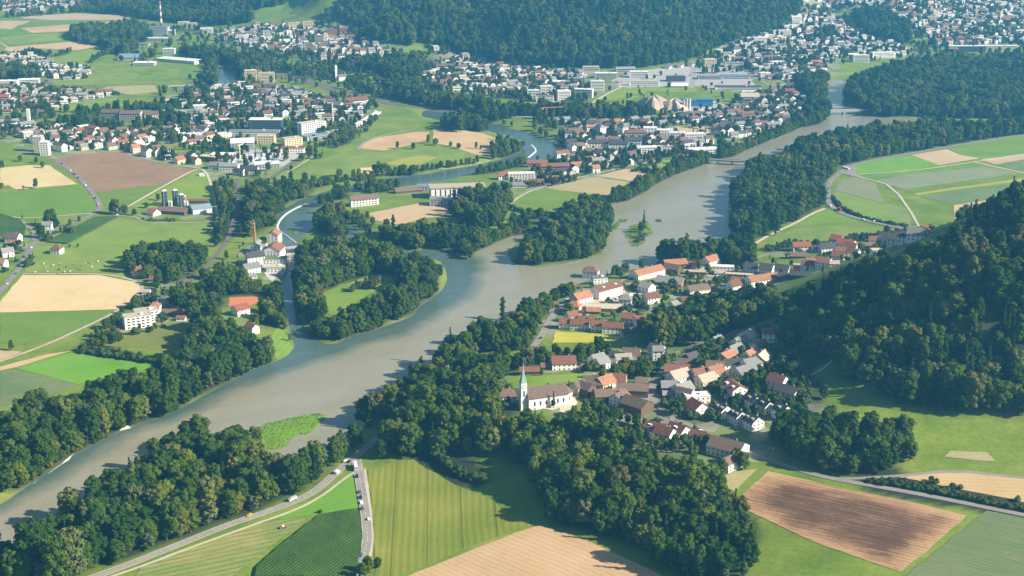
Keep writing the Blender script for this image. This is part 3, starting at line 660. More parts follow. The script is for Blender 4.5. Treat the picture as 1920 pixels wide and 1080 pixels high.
DEF = {
 'A': (cA, NV, """285 300 11 14 -10 2 r w|350 235 8 16 -5 1 r w|340 370 12 17 35 2 t w|225 500 10 12 0 2 g x|205 560 6 7 0 1 g x|500 95 10 13 40 1 d k|440 160 7 15 -3 1 b y
610 345 11 13 20 2 r w|790 320 12 13 30 2 o w|800 250 10 14 -10 2 b w|680 420 12 16 35 2 t y|395 530 11 14 35 2 g w|430 590 9 12 -35 2 b w|570 620 9 18 10 2 W w flat
570 760 12 13 -62 2 R w|1030 560 14 18 -66 3 r w gable 2|930 125 13 15 50 2 o y|1020 215 9 16 10 2 d w|1040 50 12 14 45 2 g w|1235 110 11 13 45 2 o w|1370 150 12 15 60 2 t e|1250 210 10 17 30 2 g w
1155 310 14 18 35 2 g e|1570 480 12 13 -40 3 r w|1700 560 13 17 -42 2 d w|1255 670 10 12 -60 2 d w gable 1|1415 735 10 12 -60 2 d w gable 1|1630 800 12 12 -60 2 d w gable 1
890 790 11 11 -60 2 d w gable 2|1075 865 11 11 -60 2 d w gable 2|1270 935 12 12 -60 2 d w gable 2|90 90 8 9 0 3 g w"""),
 'C': (cC, NV, "330 225 9 17 -25 2 r w gable 2|440 290 11 13 -38 2 r w|600 250 11 15 -45 2 r w gable 1|870 275 8 12 -35 1 r w|1220 460 17 24 -34 2 b w|1260 640 9 15 40 2 b w|160 430 7 12 -5 1 t y"),
 'F': (cF, NV, "1010 330 13 16 50 2 t w|900 415 12 14 45 2 g w|1140 475 12 13 45 2 r w|620 385 8 9 40 2 g w|1310 300 10 16 -4 2 r w|1240 380 8 18 -3 1 c k flat|1120 420 8 14 0 1 c k flat"),
 'P': (crop(960, 540, 4), NV, "385 600 12 19 5 2 r w|130 640 8 17 3 1 r k|255 608 7 9 3 1 b k|640 575 10 12 35 2 g w|672 600 9 11 35 2 g w|790 560 10 12 -30 2 d w|832 572 9 13 10 2 t w|895 535 11 14 -12 2 b w|1085 500 10 12 -30 2 d w|550 610 6 8 0 1 b k"),
 'Q': (crop(920, 660, 6.62), NV, "190 610 11 14 10 2 b w hip|1090 500 9 12 50 2 b e|1180 520 11 13 -40 2 b k|1270 450 14 15 -15 2 b e|1410 450 12 14 40 2 o e|1550 410 14 16 -10 2 r e|1870 400 8 10 0 1 b k|1480 600 14 26 8 2 b k|1600 640 10 14 55 2 b w|1760 530 14 26 -8 2 b k|1810 720 17 22 -42 2 b k|1330 560 6 8 -30 1 o y"),
 'D': (cD, RVV, """580 345 12 17 -15 3 b w hip|690 400 9 16 12 2 g w flat|1280 320 15 40 38 2 o w|1620 215 15 26 12 2 o k|1590 280 12 18 -30 2 b k|1570 410 18 30 -25 1 g n|1850 210 8 14 -5 2 b k flat|1880 290 8 24 -8 1 c k flat
780 560 13 34 40 3 r w gable 2|460 640 13 21 40 2 o w|370 750 11 14 -20 2 o y hip|750 730 16 36 -5 1 c k flat|610 775 8 15 -5 1 o k|1010 660 11 13 -10 2 g w hip|1170 590 9 18 -5 1 W w flat|1275 510 12 14 -45 2 t w|1330 640 12 15 25 2 r w
1610 730 8 9 40 2 g w|1750 640 8 11 -5 1 r w|1900 535 14 24 22 2 b w|345 870 10 11 25 2 r w|530 885 8 17 -8 1 r k|275 960 10 13 -8 2 r w|445 970 10 18 -8 2 r w|665 990 10 12 -8 2 r w|855 1010 10 20 -8 2 r w
1060 1040 9 19 28 1 b w|1040 895 11 13 -12 2 r w|1215 935 12 14 12 2 r w|380 490 5 6 0 1 r w|930 520 7 10 35 1 b w|1210 600 6 7 20 1 b w|130 690 5 8 0 1 b k"""),
 'E': (cE, RVV, """210 175 13 19 42 2 o w|370 225 8 24 -8 1 W w flat|570 325 7 30 -12 1 c k flat|720 265 12 15 -25 2 d w|905 275 12 15 -25 2 d w|1105 290 12 15 -25 2 d w|1290 245 8 9 -5 2 c O flat|1420 235 11 14 -20 2 r w|1490 200 10 16 -5 2 o w
1620 200 12 15 -35 2 o w|850 410 15 36 24 2 o w|500 490 12 14 35 2 r w|565 440 9 16 -38 2 o w|370 500 6 9 10 1 W w flat|335 300 6 8 0 1 t w|620 110 8 8 0 2 r w|1330 330 9 20 -20 1 d k|1180 350 9 22 -20 1 d k"""),
 'G': (cG, EV, """210 460 11 21 5 2 R w|170 550 10 18 -5 1 b k|540 475 12 20 12 2 d w|770 430 16 20 -35 2 R e|650 375 12 14 -35 2 R e|820 465 10 15 -30 2 r w|1030 475 12 18 10 2 b w|1140 490 8 9 5 1 c w flat|1120 385 10 13 -5 2 r w
1260 340 11 14 -20 2 d w|1240 415 12 16 -25 2 d w|1390 385 12 16 -25 2 d w|1520 355 11 15 -25 2 d w|1640 325 12 16 -25 2 g w|1375 285 9 14 10 1 W w flat|1560 300 8 24 5 1 r w|850 550 11 14 -35 2 r w|700 520 10 12 -10 2 r w
670 590 10 13 -20 2 r w|620 650 7 10 0 1 t y|1750 240 9 14 20 1 r w|1650 240 8 12 5 1 W w flat|380 460 7 9 0 1 d w"""),
 'L': (crop(0, 270, 4), LV, """430 820 11 12 -10 2 r w hip|100 730 12 18 -10 2 b w|100 755 7 9 0 1 o w|60 840 10 13 30 2 g w|8 925 11 13 -10 2 o w|360 640 10 12 0 2 g w|872 525 8 9 -30 2 g w|1040 985 11 13 30 2 r y hip|1150 985 8 10 -5 2 d B|1162 1030 8 11 -5 1 r w
1150 530 13 14 -35 1 o w|1105 40 7 9 0 1 b k|1515 240 5 7 10 1 W w flat"""),
 'K': (crop(0, 540, 4), LV, "1165 175 10 11 0 2 o w hip|1300 200 8 22 -3 1 b k|1240 125 9 14 30 1 t e|1100 45 6 8 0 1 t w|1805 195 12 15 45 2 R w|1890 335 9 12 -40 2 r w|850 345 7 12 0 1 r k|1360 242 5 9 0 1 r w"),
 'H': (cHm, MV, """760 560 20 22 82 4 r w|640 520 6 6 0 5 d w flat|760 340 14 16 82 3 o w|550 480 12 14 80 3 g w|520 620 12 20 25 3 d w|470 730 12 18 35 2 g w|770 620 11 26 0 2 G w flat|785 720 13 20 0 2 c w flat|985 580 9 13 0 2 c e flat|490 800 6 8 20 1 g w"""),
}
for key, (cf, dist, S) in DEF.items():
    for t in S.replace('\n', '|').split('|'):
        q = t.split(); px, py = cf(float(q[0]), float(q[1])); wl = q[7]
        rf = q[6]; 
        if wl == 'B': wl = 'j'
        shp = q[8] if len(q) > 8 else 'gable'; dm = int(q[9]) if len(q) > 9 else 0
        st = int(q[5]); kd = 'barn' if (wl in 'kn' and float(q[3]) > 15) else ('shed' if wl == 'k' else 'house')
        kq = 1.10 if (dist == NV and kd == 'house' and not dm) else 1.0
        building(px, py, float(q[2]) * kq, float(q[3]) * kq, float(q[4]), st, rf, wl, dist, shp, kd, win=0 if kd != 'house' else 1, dorm=dm, chim=kd == 'house')
# ---- larger buildings of the towns, each with its own shape:  px py w l a storeys roof wall shape label
BIG = """
258 612 13 26 25 4 c w flat|apartment_block|white terraced apartment block beside the olive field, its left half
276 602 13 24 25 4 c w flat|apartment_block|white terraced apartment block beside the olive field, its right half
682 384 12 38 24 3 b w gable|apartment_block|long white block with brown roof near the curved white weir
765 360 11 38 20 1 b k gable|barn|long dark-roofed shed left of the big factory hall
800 356 18 26 0 2 g j flat|factory|plain grey flat building between long shed and factory hall
826 384 17 28 0 3 g j flat|factory|lower grey factory wing in front of the big hall
978 336 12 38 4 3 W w flat|factory|long white flat-roofed works building by the brick chimney
942 336 10 12 10 2 R w gable|house|white house with red roof beside the long white works building
932 358 12 16 15 2 b w gable|house|white house at the right end of the big factory hall
1007 312 10 28 4 2 r n gable|workshop|red brick workshop with tiled roof near the small weir
1040 318 10 42 6 2 r n gable|workshop|longest russet-tiled workshop row in the riverside works
1005 345 12 22 0 1 r n gable|workshop|low russet workshop just right of the brick chimney
975 350 10 20 0 1 g w gable|workshop|low grey-roofed workshop just left of the brick chimney
1035 338 10 20 10 1 r n gable|workshop|low russet workshop behind the riverside trees of the works
500 243 20 54 -2 6 W h flat|office_block|dark glass office block with pale roof in the industrial quarter
433 255 12 50 32 2 W w flat|factory|white angled wing left of the dark glass office block
478 255 14 82 0 3 g w flat|factory|long low factory with dark bays before the glass office block
455 276 20 36 12 3 W j gable|factory|grey metal hall with shallow pale roof below the long low factory
500 268 16 28 0 4 c y flat|factory|stepped beige factory block in the middle of the industrial quarter
585 252 15 46 38 7 c w flat|office_block|tall banded white office slab with five window rows
556 246 12 20 -3 5 d h flat|office_block|dark glazed wing joined to the tall banded office slab
548 272 14 30 32 4 c y flat|office_block|cream block below the tall banded office slab
603 258 24 66 38 2 B j flat|factory|long grey metal shed running along the green embankment
640 250 8 30 38 2 W w flat|factory|short white wing at the chimney end of the metal shed
549 284 16 36 4 2 R w flat|warehouse|warehouse with pink and red striped roof by the embankment
501 313 20 38 14 2 W j flat|warehouse|warehouse with large white roof beside the green embankment
392 300 15 26 -20 2 c n flat|warehouse|brick warehouse with tan roof, left of the white parked vans
418 296 18 34 -6 2 W n flat|warehouse|brick warehouse with white roof beside the white parked vans
408 316 14 22 -10 2 g w gable|house|grey-roofed white house below the brick warehouses
430 318 11 28 -6 2 g w gable|house|long grey-roofed white house below the van yard
449 328 10 16 -20 2 d w gable|house|dark-roofed house with white gable below the van yard
470 325 12 22 -5 2 d w gable|house|long dark-roofed house right of the white gable house
1122 281 12 34 0 4 d w gable|apartment_block|leftmost of three white apartment rows above the small houses
1159 283 12 30 -2 4 d w gable|apartment_block|middle one of three white apartment rows above the small houses
1187 276 12 26 -2 4 d w gable|apartment_block|rightmost of three white apartment rows above the small houses
1217 286 13 38 6 3 W w flat|apartment_block|pale flat-roofed apartment row right of the three white rows
1247 285 12 26 8 3 g w flat|apartment_block|white flat block nearest the riverside trees and small bridge
1192 261 14 36 0 4 r e hip|school|big beige building with russet hipped roof above the apartment rows
1219 256 13 22 0 5 W w flat|apartment_block|white tower block with dark balconies right of the hipped building
1247 257 14 26 0 4 W w flat|apartment_block|left white block below the tan field in the riverside town
1270 262 14 28 0 4 W w flat|apartment_block|right white block below the tan field in the riverside town
1302 264 14 34 8 4 W w flat|apartment_block|white block with roof terraces below the tan field's right end
1125 254 11 18 -60 5 g w hip|apartment_block|tall narrow white block with cream end wall, left one of two
1167 254 11 18 -60 5 g w hip|apartment_block|tall narrow white block with cream end wall, right one of two
1213 238 14 18 -60 3 o y gable|house|cream house with big orange gable above the riverside town
1318 286 18 48 12 2 W w flat|warehouse|wide white flat building beside the bridge trees
1000 184 13 22 0 5 W w flat|apartment_block|leftmost white apartment tower at the edge of the dark wood
1024 176 13 24 10 5 W w flat|apartment_block|white apartment tower behind and right of the leftmost one
1022 190 13 32 0 4 d w flat|apartment_block|shaded apartment block in front of the white towers
1057 188 13 24 10 6 W w flat|apartment_block|tall white apartment tower in the middle of the wood edge row
1066 172 13 30 0 4 g w flat|apartment_block|grey-roofed apartment block behind the middle white tower
1095 182 13 34 -14 5 W w flat|apartment_block|long stepped white apartment block left of the diagonal track
1120 172 13 26 0 7 W w flat|apartment_block|tallest white apartment tower beside the diagonal pale track
1050 158 16 42 2 2 W w flat|warehouse|wide white-roofed hall behind the apartment towers
1078 152 16 36 2 2 B j flat|warehouse|blue-grey hall beside the white-roofed hall
1108 133 16 34 0 3 c e flat|warehouse|tan box-shaped hall at the foot of the wooded mountain
1136 145 14 46 2 3 W j flat|warehouse|long pale hall with a dark window band near the mountain foot
1143 160 22 34 8 2 G e flat|warehouse|hall with yellow-green roof by the diagonal track
1198 145 16 38 -3 4 W w flat|office_block|white office block with long window bands at the mountain foot
1208 160 12 60 0 3 c w flat|office_block|long office row with white end tower above the meadow
1172 134 14 40 6 2 g j gable|warehouse|grey gabled hall at the wood's edge behind the office block
1267 152 18 36 4 3 d h flat|warehouse|dark glazed hall left of the straight pale street
1273 163 18 34 0 1 W j gable|warehouse|low barn-like hall with pale gable edges, nearest the meadow
1330 148 18 48 0 2 g j flat|warehouse|grey flat hall just right of the straight pale street
1378 147 18 60 0 2 B j flat|warehouse|long blue-grey hall right of the straight pale street
1383 168 18 88 -2 2 d w flat|warehouse|longest dark-roofed hall with white front at the quarry edge
1405 186 22 34 0 2 c e gable|warehouse|beige hall below the longest dark-roofed hall
1414 174 12 46 0 1 W w flat|warehouse|narrow white-roofed hall above the beige hall
1330 124 14 26 14 5 c y flat|apartment_block|cream apartment tower at the top of the straight street
1253 128 11 14 60 2 b w gable|house|left of three white gabled houses under the mountain wood
1275 126 11 14 60 2 b w gable|house|middle of three white gabled houses under the mountain wood
1296 124 11 14 60 2 b w gable|house|right of three white gabled houses under the mountain wood
1376 125 14 40 0 3 g w flat|apartment_block|grey-roofed block right of the cream apartment tower
212 226 17 34 -5 5 b j gable|barracks|left half of the long grey barracks with brown roof
247 228 17 36 -5 5 b j gable|barracks|right half of the long grey barracks with brown roof
286 226 16 28 25 4 b y gable|barracks|cream barracks wing with sunlit end at the long grey building
318 222 14 22 20 4 g w gable|house|white block right of the cream barracks wing
338 220 12 22 10 3 g w gable|house|second white block right of the cream barracks wing
364 216 13 26 4 3 B j flat|office_block|blue-grey block on the wooded bank above the factories
325 193 16 48 10 2 c w flat|school|long pale pavilion among trees above the barracks
372 204 14 30 12 2 W w flat|school|white pavilion right of the long pale pavilion
340 164 12 48 4 1 c e flat|sports_hall|low sports building below the football pitch
74 284 11 13 0 8 W e flat|tower_block|left white tower block above the big ploughed field
86 291 11 13 0 7 W w flat|tower_block|right white tower block above the big ploughed field
10 160 14 50 6 3 W w flat|apartment_block|long white block at the left picture edge
55 157 13 40 10 3 W w flat|apartment_block|long white block right of the one at the picture edge
10 190 14 18 0 3 R e gable|house|pink house with red roof at the left picture edge
246 112 26 50 -2 2 B w gable|warehouse|hall with pale blue gabled roof left of the big white hall
272 122 24 44 0 2 W j flat|warehouse|grey and white hall below the pale blue gabled hall
338 116 34 104 -26 2 W w flat|warehouse|huge white-roofed hall beside the river bend
318 101 14 26 0 4 W w flat|warehouse|white cube at the upper end of the huge white hall
300 66 24 44 0 7 B j flat|power_plant|grey-blue plant building at the foot of the striped chimney
318 66 20 26 0 4 W j flat|power_plant|lower pale plant wing right of the striped chimney
295 76 18 60 0 2 W j flat|warehouse|low pale hall in front of the chimney plant
250 84 18 76 -4 1 g j flat|warehouse|long grey shed at the wood edge below the chimney plant
345 50 18 28 10 4 c e flat|factory|beige factory block right of the chimney plant
360 50 14 26 6 3 c e flat|factory|low beige factory beside the upper railway curve
388 62 16 30 10 4 W w flat|warehouse|white stepped store above the yellow market tents
402 76 18 34 -5 1 G y gable|warehouse|yellow-topped market hall near the upper railway curve
470 148 14 24 14 6 c y flat|apartment_block|beige apartment tower left of the railway station
500 156 14 32 14 7 c y flat|apartment_block|larger beige apartment tower right of its twin by the station
484 146 12 14 0 4 r e gable|house|pink house beside the beige towers
668 196 13 42 28 3 r w gable|school|white building with long russet roof above the rail cutting
632 205 13 22 -30 3 g w gable|house|grey-roofed house with tall white gable by the brick chimney
834 131 14 38 12 3 b w gable|school|white school with brown roof in the wooded suburb
600 83 14 22 0 7 g e flat|apartment_block|grey-beige tower in the hillside suburb by the wood
623 64 12 24 10 4 R n flat|apartment_block|red terraced apartment block at the mountain wood
646 60 12 24 10 4 c n flat|apartment_block|brick terraced apartment block beside the red one
553 52 12 30 14 4 c y flat|apartment_block|cream block on top of the hillside suburb, left one
578 50 12 26 14 4 c y flat|apartment_block|cream block on top of the hillside suburb, right one
1613 116 14 34 2 5 W w flat|apartment_block|white slab block at the far wood edge, left one
1655 108 12 54 12 4 W w flat|apartment_block|long pale slab block at the far wood edge, right one
1600 104 18 30 -4 1 W w flat|warehouse|flat white hall left of the far slab block
1812 96 14 84 2 4 W h flat|office_block|long striped office building behind the far wood
1787 98 12 20 0 3 c n flat|office_block|brick cube at the left end of the striped office building
1872 93 14 90 2 3 W y flat|office_block|long cream office row behind the far wood
1799 78 18 22 0 3 R n hip|house|building with large red roof above the striped office
1748 40 12 26 8 4 c y flat|apartment_block|cream block right of the green-spired church
1576 88 14 16 0 4 W w flat|apartment_block|white cube tower below the far hillside wood
1601 79 12 22 -10 3 W w flat|apartment_block|white stepped block below the far hillside wood
1492 40 12 26 14 4 W w flat|apartment_block|topmost white block of the far hillside suburb
1470 66 12 30 12 4 W w flat|apartment_block|white block left of the round grove in the far suburb
1425 80 12 34 12 4 W w flat|apartment_block|white stepped block above the small green meadow
1485 120 12 18 10 2 W w flat|house|white cube house in the green slope above the river wood
1530 122 12 24 10 2 o w gable|house|orange-roofed white house above the river wood
1480 176 12 18 0 2 R x gable|house|red-walled house beside the river wood
"""
for ln in BIG.strip().splitlines():
    a, nm, lab = ln.split('|'); q = a.split()
    px, py, w, l, an, st = [float(v) for v in q[:6]]; st = int(st); shp = q[8]
    far = py < 215; sh = 2.9
    o = building(px, py, w, l, an, st, q[6], q[7], 'town', shp, nm, win=0, chim=0, label=lab, sh=sh)
    wl, he = q[7], st * sh
    # window bands, one part per storey and front
    for f in range(st):
        if wl in 'kl' : break
        z = .9 + f * sh; L = l * .9
        k = 0
        if wl in 'wyej' and not far and l < 60:
            n = max(3, int(l / 4.5)); V, F = join([box(-L / 2 + (i + .2) * L / n, -L / 2 + (i + .8) * L / n, -w / 2 - .08, -w / 2, z, z + 1.5) for i in range(n)])
        else: V, F = box(-L / 2, L / 2, -w / 2 - .08, -w / 2, z, z + 1.3)
        tag(obj('window_row', mesh('window_row', V, F, M['glass']), o), kind='stuff')
        V, F = join([box(l / 2, l / 2 + .08, -w * .4 + i * w * .3, -w * .4 + i * w * .3 + w * .17, z, z + 1.4) for i in range(3)])
        tag(obj('window_row', mesh('window_row', V, F, M['glass']), o), kind='stuff')
# the big factory hall with its row of tall dark slots
X, Y, Z = at(857, 368)
o = root('factory_hall', (X, Y, Z), R(8), 'long pale factory hall with a row of tall dark slots and flat tan roof', 'factory hall')
obj('wall', mesh('wall', *box(-37, 37, -11, 11, -2, 14), M['wall_e']), o)
obj('roof', mesh('roof', *box(-38, 38, -12, 12, 14, 15.6), M['roof_c']), o)
pm = mesh('wall_panel', *box(-2.4, 2.4, -.3, .3, 0, 12.5), M['wall_w']); sm = mesh('slot_window', *box(-1.0, 1.0, -.2, .2, 0, 11), M['glass'])
for k in range(11):
    obj('wall_panel', pm, o, (-33.5 + k * 6.7, -11.2, 0)); 
    if k < 10: obj('slot_window', sm, o, (-30.1 + k * 6.7, -11.15, 1))
HB.append((X, Y, 20)); HB.append((X - 25, Y, 16)); HB.append((X + 25, Y, 16))
X, Y, Z = at(843, 386)
o = root('storage_tank', (X, Y, Z), 0, 'white upright tank in front of the long factory hall', 'tank')
obj('tank_body', mesh('tank_body', *tube(0, 0, 0, 15, 2.2, n=14), M['wall_w'], smooth=False), o)

# ---- the farm with its silos
def silo(px, py, h, d, label, m='silo'):
    X, Y, Z = at(px, py); o = root('silo', (X, Y, Z), 0, label, 'silo', None)
    obj('silo_shell', mesh('silo_shell', *tube(0, 0, -1, h, d / 2, n=20), M[m]), o)
    obj('silo_cap', mesh('silo_cap', *tube(0, 0, h + .01, h + d * .22, d / 2 + .1, d * .16, 20), M['wall_w']), o)
    obj('ladder', mesh('ladder', *box(-.5, .5, -d / 2 - .35, -d / 2 - .02, 0, h), M['metal']), o)
    for k in range(3): obj('steel_band', mesh('steel_band', *tube(0, 0, h * (.25 + .25 * k), h * (.25 + .25 * k) + .3, d / 2 + .07, n=20, cap=False), M['metal']), o)
    HB.append((X, Y, d)); return o
silo(309.5, 386, 20.5, 7.4, 'tall dark blue silo with white cap, leftmost behind the farm barn')
silo(329.5, 384, 20, 7.2, 'tall dark blue silo with white cap, middle one behind the farm barn')
silo(341, 387, 16, 6.6, 'shorter dark blue silo with white cap, right of two tall ones')
silo(347, 384, 12, 3.4, 'thin rust-brown silo beside the blue silos', 'wall_n')
for px in (317, 321.5, 346.5, 351.5): silo(px, 387, 7, 2.6, {317: 'small white feed silo, leftmost at the farm barn', 321.5: 'small white feed silo, second from left at the farm barn', 346.5: 'small white feed silo, third from left at the farm barn', 351.5: 'small white feed silo, rightmost at the farm barn'}[px], 'wall_w')
building(325, 399, 18, 40, -14, 1, 'b', 'k', LV, 'gable', 'barn', 0, chim=0, label='long brown-roofed cattle barn in front of the blue silos', sh=4, pitch=20)
building(376, 397, 20, 25, 28, 1, 'B', 'w', LV, 'gable', 'barn', 0, chim=0, label='barn with blue-grey metal roof at the silo farm', sh=6, pitch=20)
building(357, 394, 12, 16, 20, 1, 'd', 'k', LV, 'gable', 'barn', 0, chim=0, label='small dark barn between cattle barn and blue-grey barn', sh=4, pitch=20)
building(372, 381, 10, 27, 0, 1, 'r', 'k', LV, 'gable', 'barn', 0, chim=0, label='open shed with russet roof behind the blue-grey barn', sh=4, pitch=18)
X, Y, Z = at(402, 408); o = root('storage_tank', (X, Y, Z), 0, 'small white tank standing right of the blue-grey barn', 'tank')
obj('tank_body', mesh('tank_body', *tube(0, 0, 0, 5, 2.4, n=14), M['wall_w']), o); obj('tank_cap', mesh('tank_cap', *tube(0, 0, 5.01, 6.4, 2.4, .3, 14), M['wall_w']), o)

for px, py in ((432, 566), (445, 563), (458, 563), (470, 562), (482, 560), (410, 585), (422, 590), (440, 590), (470, 590)): X, Y, Z = at(px, py); HB.append((X, Y, 10))
# ---- churches
X, Y, Z = at(1023, 757)
o = root('church', (X, Y, Z), R(20), 'white church with brown roof and slim green spire with a clock', 'church')
L2, W2, HE = 17.0, 6.8, 9.0
V, F = prism(W2 * 2, L2 * 2, HE, 7.2, -5); obj('nave_wall', mesh('nave_wall', V, F, M['wall_w']), o)
V, F = gable_roof(W2 * 2, L2 * 2, HE, 7.2, .6, .3); rf = obj('roof', mesh('roof', V, F, M['roof_b']), o)
a = [(L2, -5.6), (L2 + 4.5, -3.6), (L2 + 6.5, 0), (L2 + 4.5, 3.6), (L2, 5.6)]
V = [(x, y, -5) for x, y in a] + [(x, y, 8.4) for x, y in a]; F = [(i, i + 1, i + 6, i + 5) for i in range(4)]
obj('apse', mesh('apse', V, F, M['wall_w']), o)
V = [(x * 1.0 + (.5 if x > L2 else 0), y * 1.08, 8.4) for x, y in a] + [(L2, 0, 14.6)]; F = [(i, i + 1, 5) for i in range(4)] + [(0, 5, 4)]
obj('apse_roof', mesh('apse_roof', V, F, M['roof_b']), o)
for k in range(6):
    obj('arched_window', mesh('arched_window', *join([box(-.7, .7, -.1, .1, 0, 3.6), tube(0, 0, 0, .01, .01, n=4)]), M['glass']), o, (-12 + k * 5.0, -W2 - .03, 2.2))
for k in (0, 1): obj('arched_window', mesh('arched_window', *box(-.6, .6, -.1, .1, 0, 3.6), M['glass']), o, (L2 + 2.3 + 3.3 * k, -4.75 + 2.9 * k, 2.2), R(24 if k == 0 else 61))
TX0 = -L2 - 2.9; T = obj('tower', mesh('tower', *box(TX0 - 2.4, TX0 + 2.4, -2.4, 2.4, -6, 21.5), M['wall_w']), o, (0, -1.0, 0))
obj('tower_buttress', mesh('tower_buttress', *box(TX0 - 2.8, TX0 + 2.8, -2.8, 2.8, -6, 9.5), M['wall_w']), o, (0, -1.0, 0))
V = [(TX0 + sx * 2.6, sy * 2.6, 21.5) for sx, sy in ((-1, -1), (1, -1), (1, 1), (-1, 1))] + [(TX0 + 1.6 * math.cos(t), 1.6 * math.sin(t), 27.0) for t in (R(225), R(315), R(45), R(135))] + [(TX0, 0, 39.5)]
F = [(0, 1, 5, 4), (1, 2, 6, 5), (2, 3, 7, 6), (3, 0, 4, 7), (4, 5, 8), (5, 6, 8), (6, 7, 8), (7, 4, 8), (3, 2, 1, 0)]
sp_ = obj('spire', mesh('spire', V, F, M['copper']), o, (0, -1.0, 0)); obj('finial', mesh('finial', *tube(TX0, 0, 39, 42, .12, .05, 6), M['metal']), sp_)
for s in range(2):
    rz = 0 if s == 0 else R(90)
    def disc(nm, r, y, m, z=18.2, n=20, w=.1):
        V = [(r * math.cos(2 * math.pi * i / n), -w, z + r * math.sin(2 * math.pi * i / n)) for i in range(n)] + [(r * math.cos(2 * math.pi * i / n), 0, z + r * math.sin(2 * math.pi * i / n)) for i in range(n)]
        return mesh(nm, V, [tuple(range(n))] + [(i, n + i, n + (i + 1) % n, (i + 1) % n) for i in range(n)], m)
    p = (TX0, -1.0 - 2.42, 0) if s == 0 else (TX0 + 2.42, -1.0, 0)
    f = obj('clock_face', disc('clock_rim', 1.95, 0, M['black']), o, p, rz)
    obj('clock_dial', disc('clock_dial', 1.55, 0, M['wall_w'], w=.14), f)
    obj('clock_hand', mesh('clock_hand', *box(-.1, .1, -.2, -.15, 18.2, 19.4), M['black']), f)
    obj('clock_hand', mesh('clock_hand', *box(-.1, .9, -.2, -.15, 18.1, 18.3), M['black']), f)
    obj('belfry_window', mesh('belfry_window', *box(-.65, .65, -.08, .02, 10.2, 15.0), M['glass']), o, p, rz)
for k in range(-3, 7): HB.append((X + math.cos(R(20)) * k * 5 - 5, Y + math.sin(R(20)) * k * 5, 9))
def small_church(px, py, a, tw, th, sph, label, wall='w', roofm='roof_b', spm='copper', nl=24, nw=11, flat_top=False):
    X, Y, Z = at(px, py); o = root('church', (X, Y, Z), R(a), label, 'church')
    V, F = prism(nw, nl, 8, nw * .5); obj('nave_wall', mesh('nave_wall', V, F, M['wall_' + wall]), o)
    V, F = gable_roof(nw, nl, 8, nw * .5); obj('roof', mesh('roof', V, F, M[roofm]), o)
    x = -nl / 2 - tw / 2; obj('tower', mesh('tower', *box(x - tw / 2, x + tw / 2, -tw / 2, tw / 2, -2, th), M['wall_' + wall]), o)
    if sph: obj('spire', mesh('spire', *tube(x, 0, th, th + sph, tw * .72, .05, 4, False), M[spm]), o)
    for k in range(3): obj('arched_window', mesh('arched_window', *box(-.8, .8, -.1, .1, 2, 6), M['glass']), o, (-nl / 3 + k * nl / 3, -nw / 2, 0))
    HB.append((X, Y, nl / 2))
small_church(1733, 58, 20, 6, 24, 24, 'far white church with slim green spire above a small meadow')
small_church(1888, 40, 10, 6, 28, 12, 'far cream church with pointed tower near the right picture edge', 'y', 'roof_r', 'roof_b', 30, 13)
X, Y, Z = at(640, 150); o = root('church', (X, Y, Z), R(15), 'modern church with plain white tower behind the railway station', 'church')
obj('tower', mesh('tower', *box(-12, -8, -2, 2, 0, 30), M['wall_w']), o); obj('nave_wall', mesh('nave_wall', *box(-6, 22, -8, 8, 0, 8), M['wall_w']), o); obj('roof', mesh('roof', *gable_roof(16, 28, 8, 3), M['roof_g']), o, (8, 0, 0))
X, Y, Z = at(55, 234); o = root('church', (X, Y, Z), R(0), 'modern church with tall white slab tower on the left town side', 'church')
obj('tower', mesh('tower', *box(-2.6, 2.6, -1.8, 1.8, 0, 27), M['wall_w']), o); obj('nave_wall', mesh('nave_wall', *box(-38, -6, -9, 9, 0, 6), M['wall_j']), o); obj('roof', mesh('roof', *gable_roof(18, 34, 6, 4), M['roof_d']), o, (-22, 0, 0))

# ---- chimneys
def stack(px, py, h, r0, r1, m, label, bands=0):
    X, Y, Z = at(px, py); o = root('chimney', (X, Y, Z), 0, label, 'chimney')
    if bands:
        for k in range(bands): obj('shaft_ring', mesh('shaft_ring', *tube(0, 0, h * k / bands, h * (k + 1) / bands - .02, r0 + (r1 - r0) * k / bands, r0 + (r1 - r0) * (k + 1) / bands, 12), M['wall_n' if k % 2 == 0 else 'wall_w']), o)
    else: obj('shaft', mesh('shaft', *tube(0, 0, -1, h, r0, r1, 12), M[m]), o)
    obj('rim', mesh('rim', *tube(0, 0, h + .01, h + .8, r1 * 1.25, n=12), M['concrete']), o)
stack(478.5, 458, 25, 1.5, .9, 'wall_n', 'slim red brick chimney above the old mill')
stack(986, 347, 11, 1.1, .8, 'wall_n', 'short red brick chimney in the riverside works')
stack(624.5, 242, 44, 1.7, 1.2, 'wall_e', 'tall slender beige chimney at the metal shed end')
stack(302.5, 48, 60, 3.2, 2.2, 'wall_n', 'very tall red and white chimney of the far plant', 7)
stack(662, 200, 14, .9, .7, 'wall_n', 'small brick chimney left of the rail cutting')

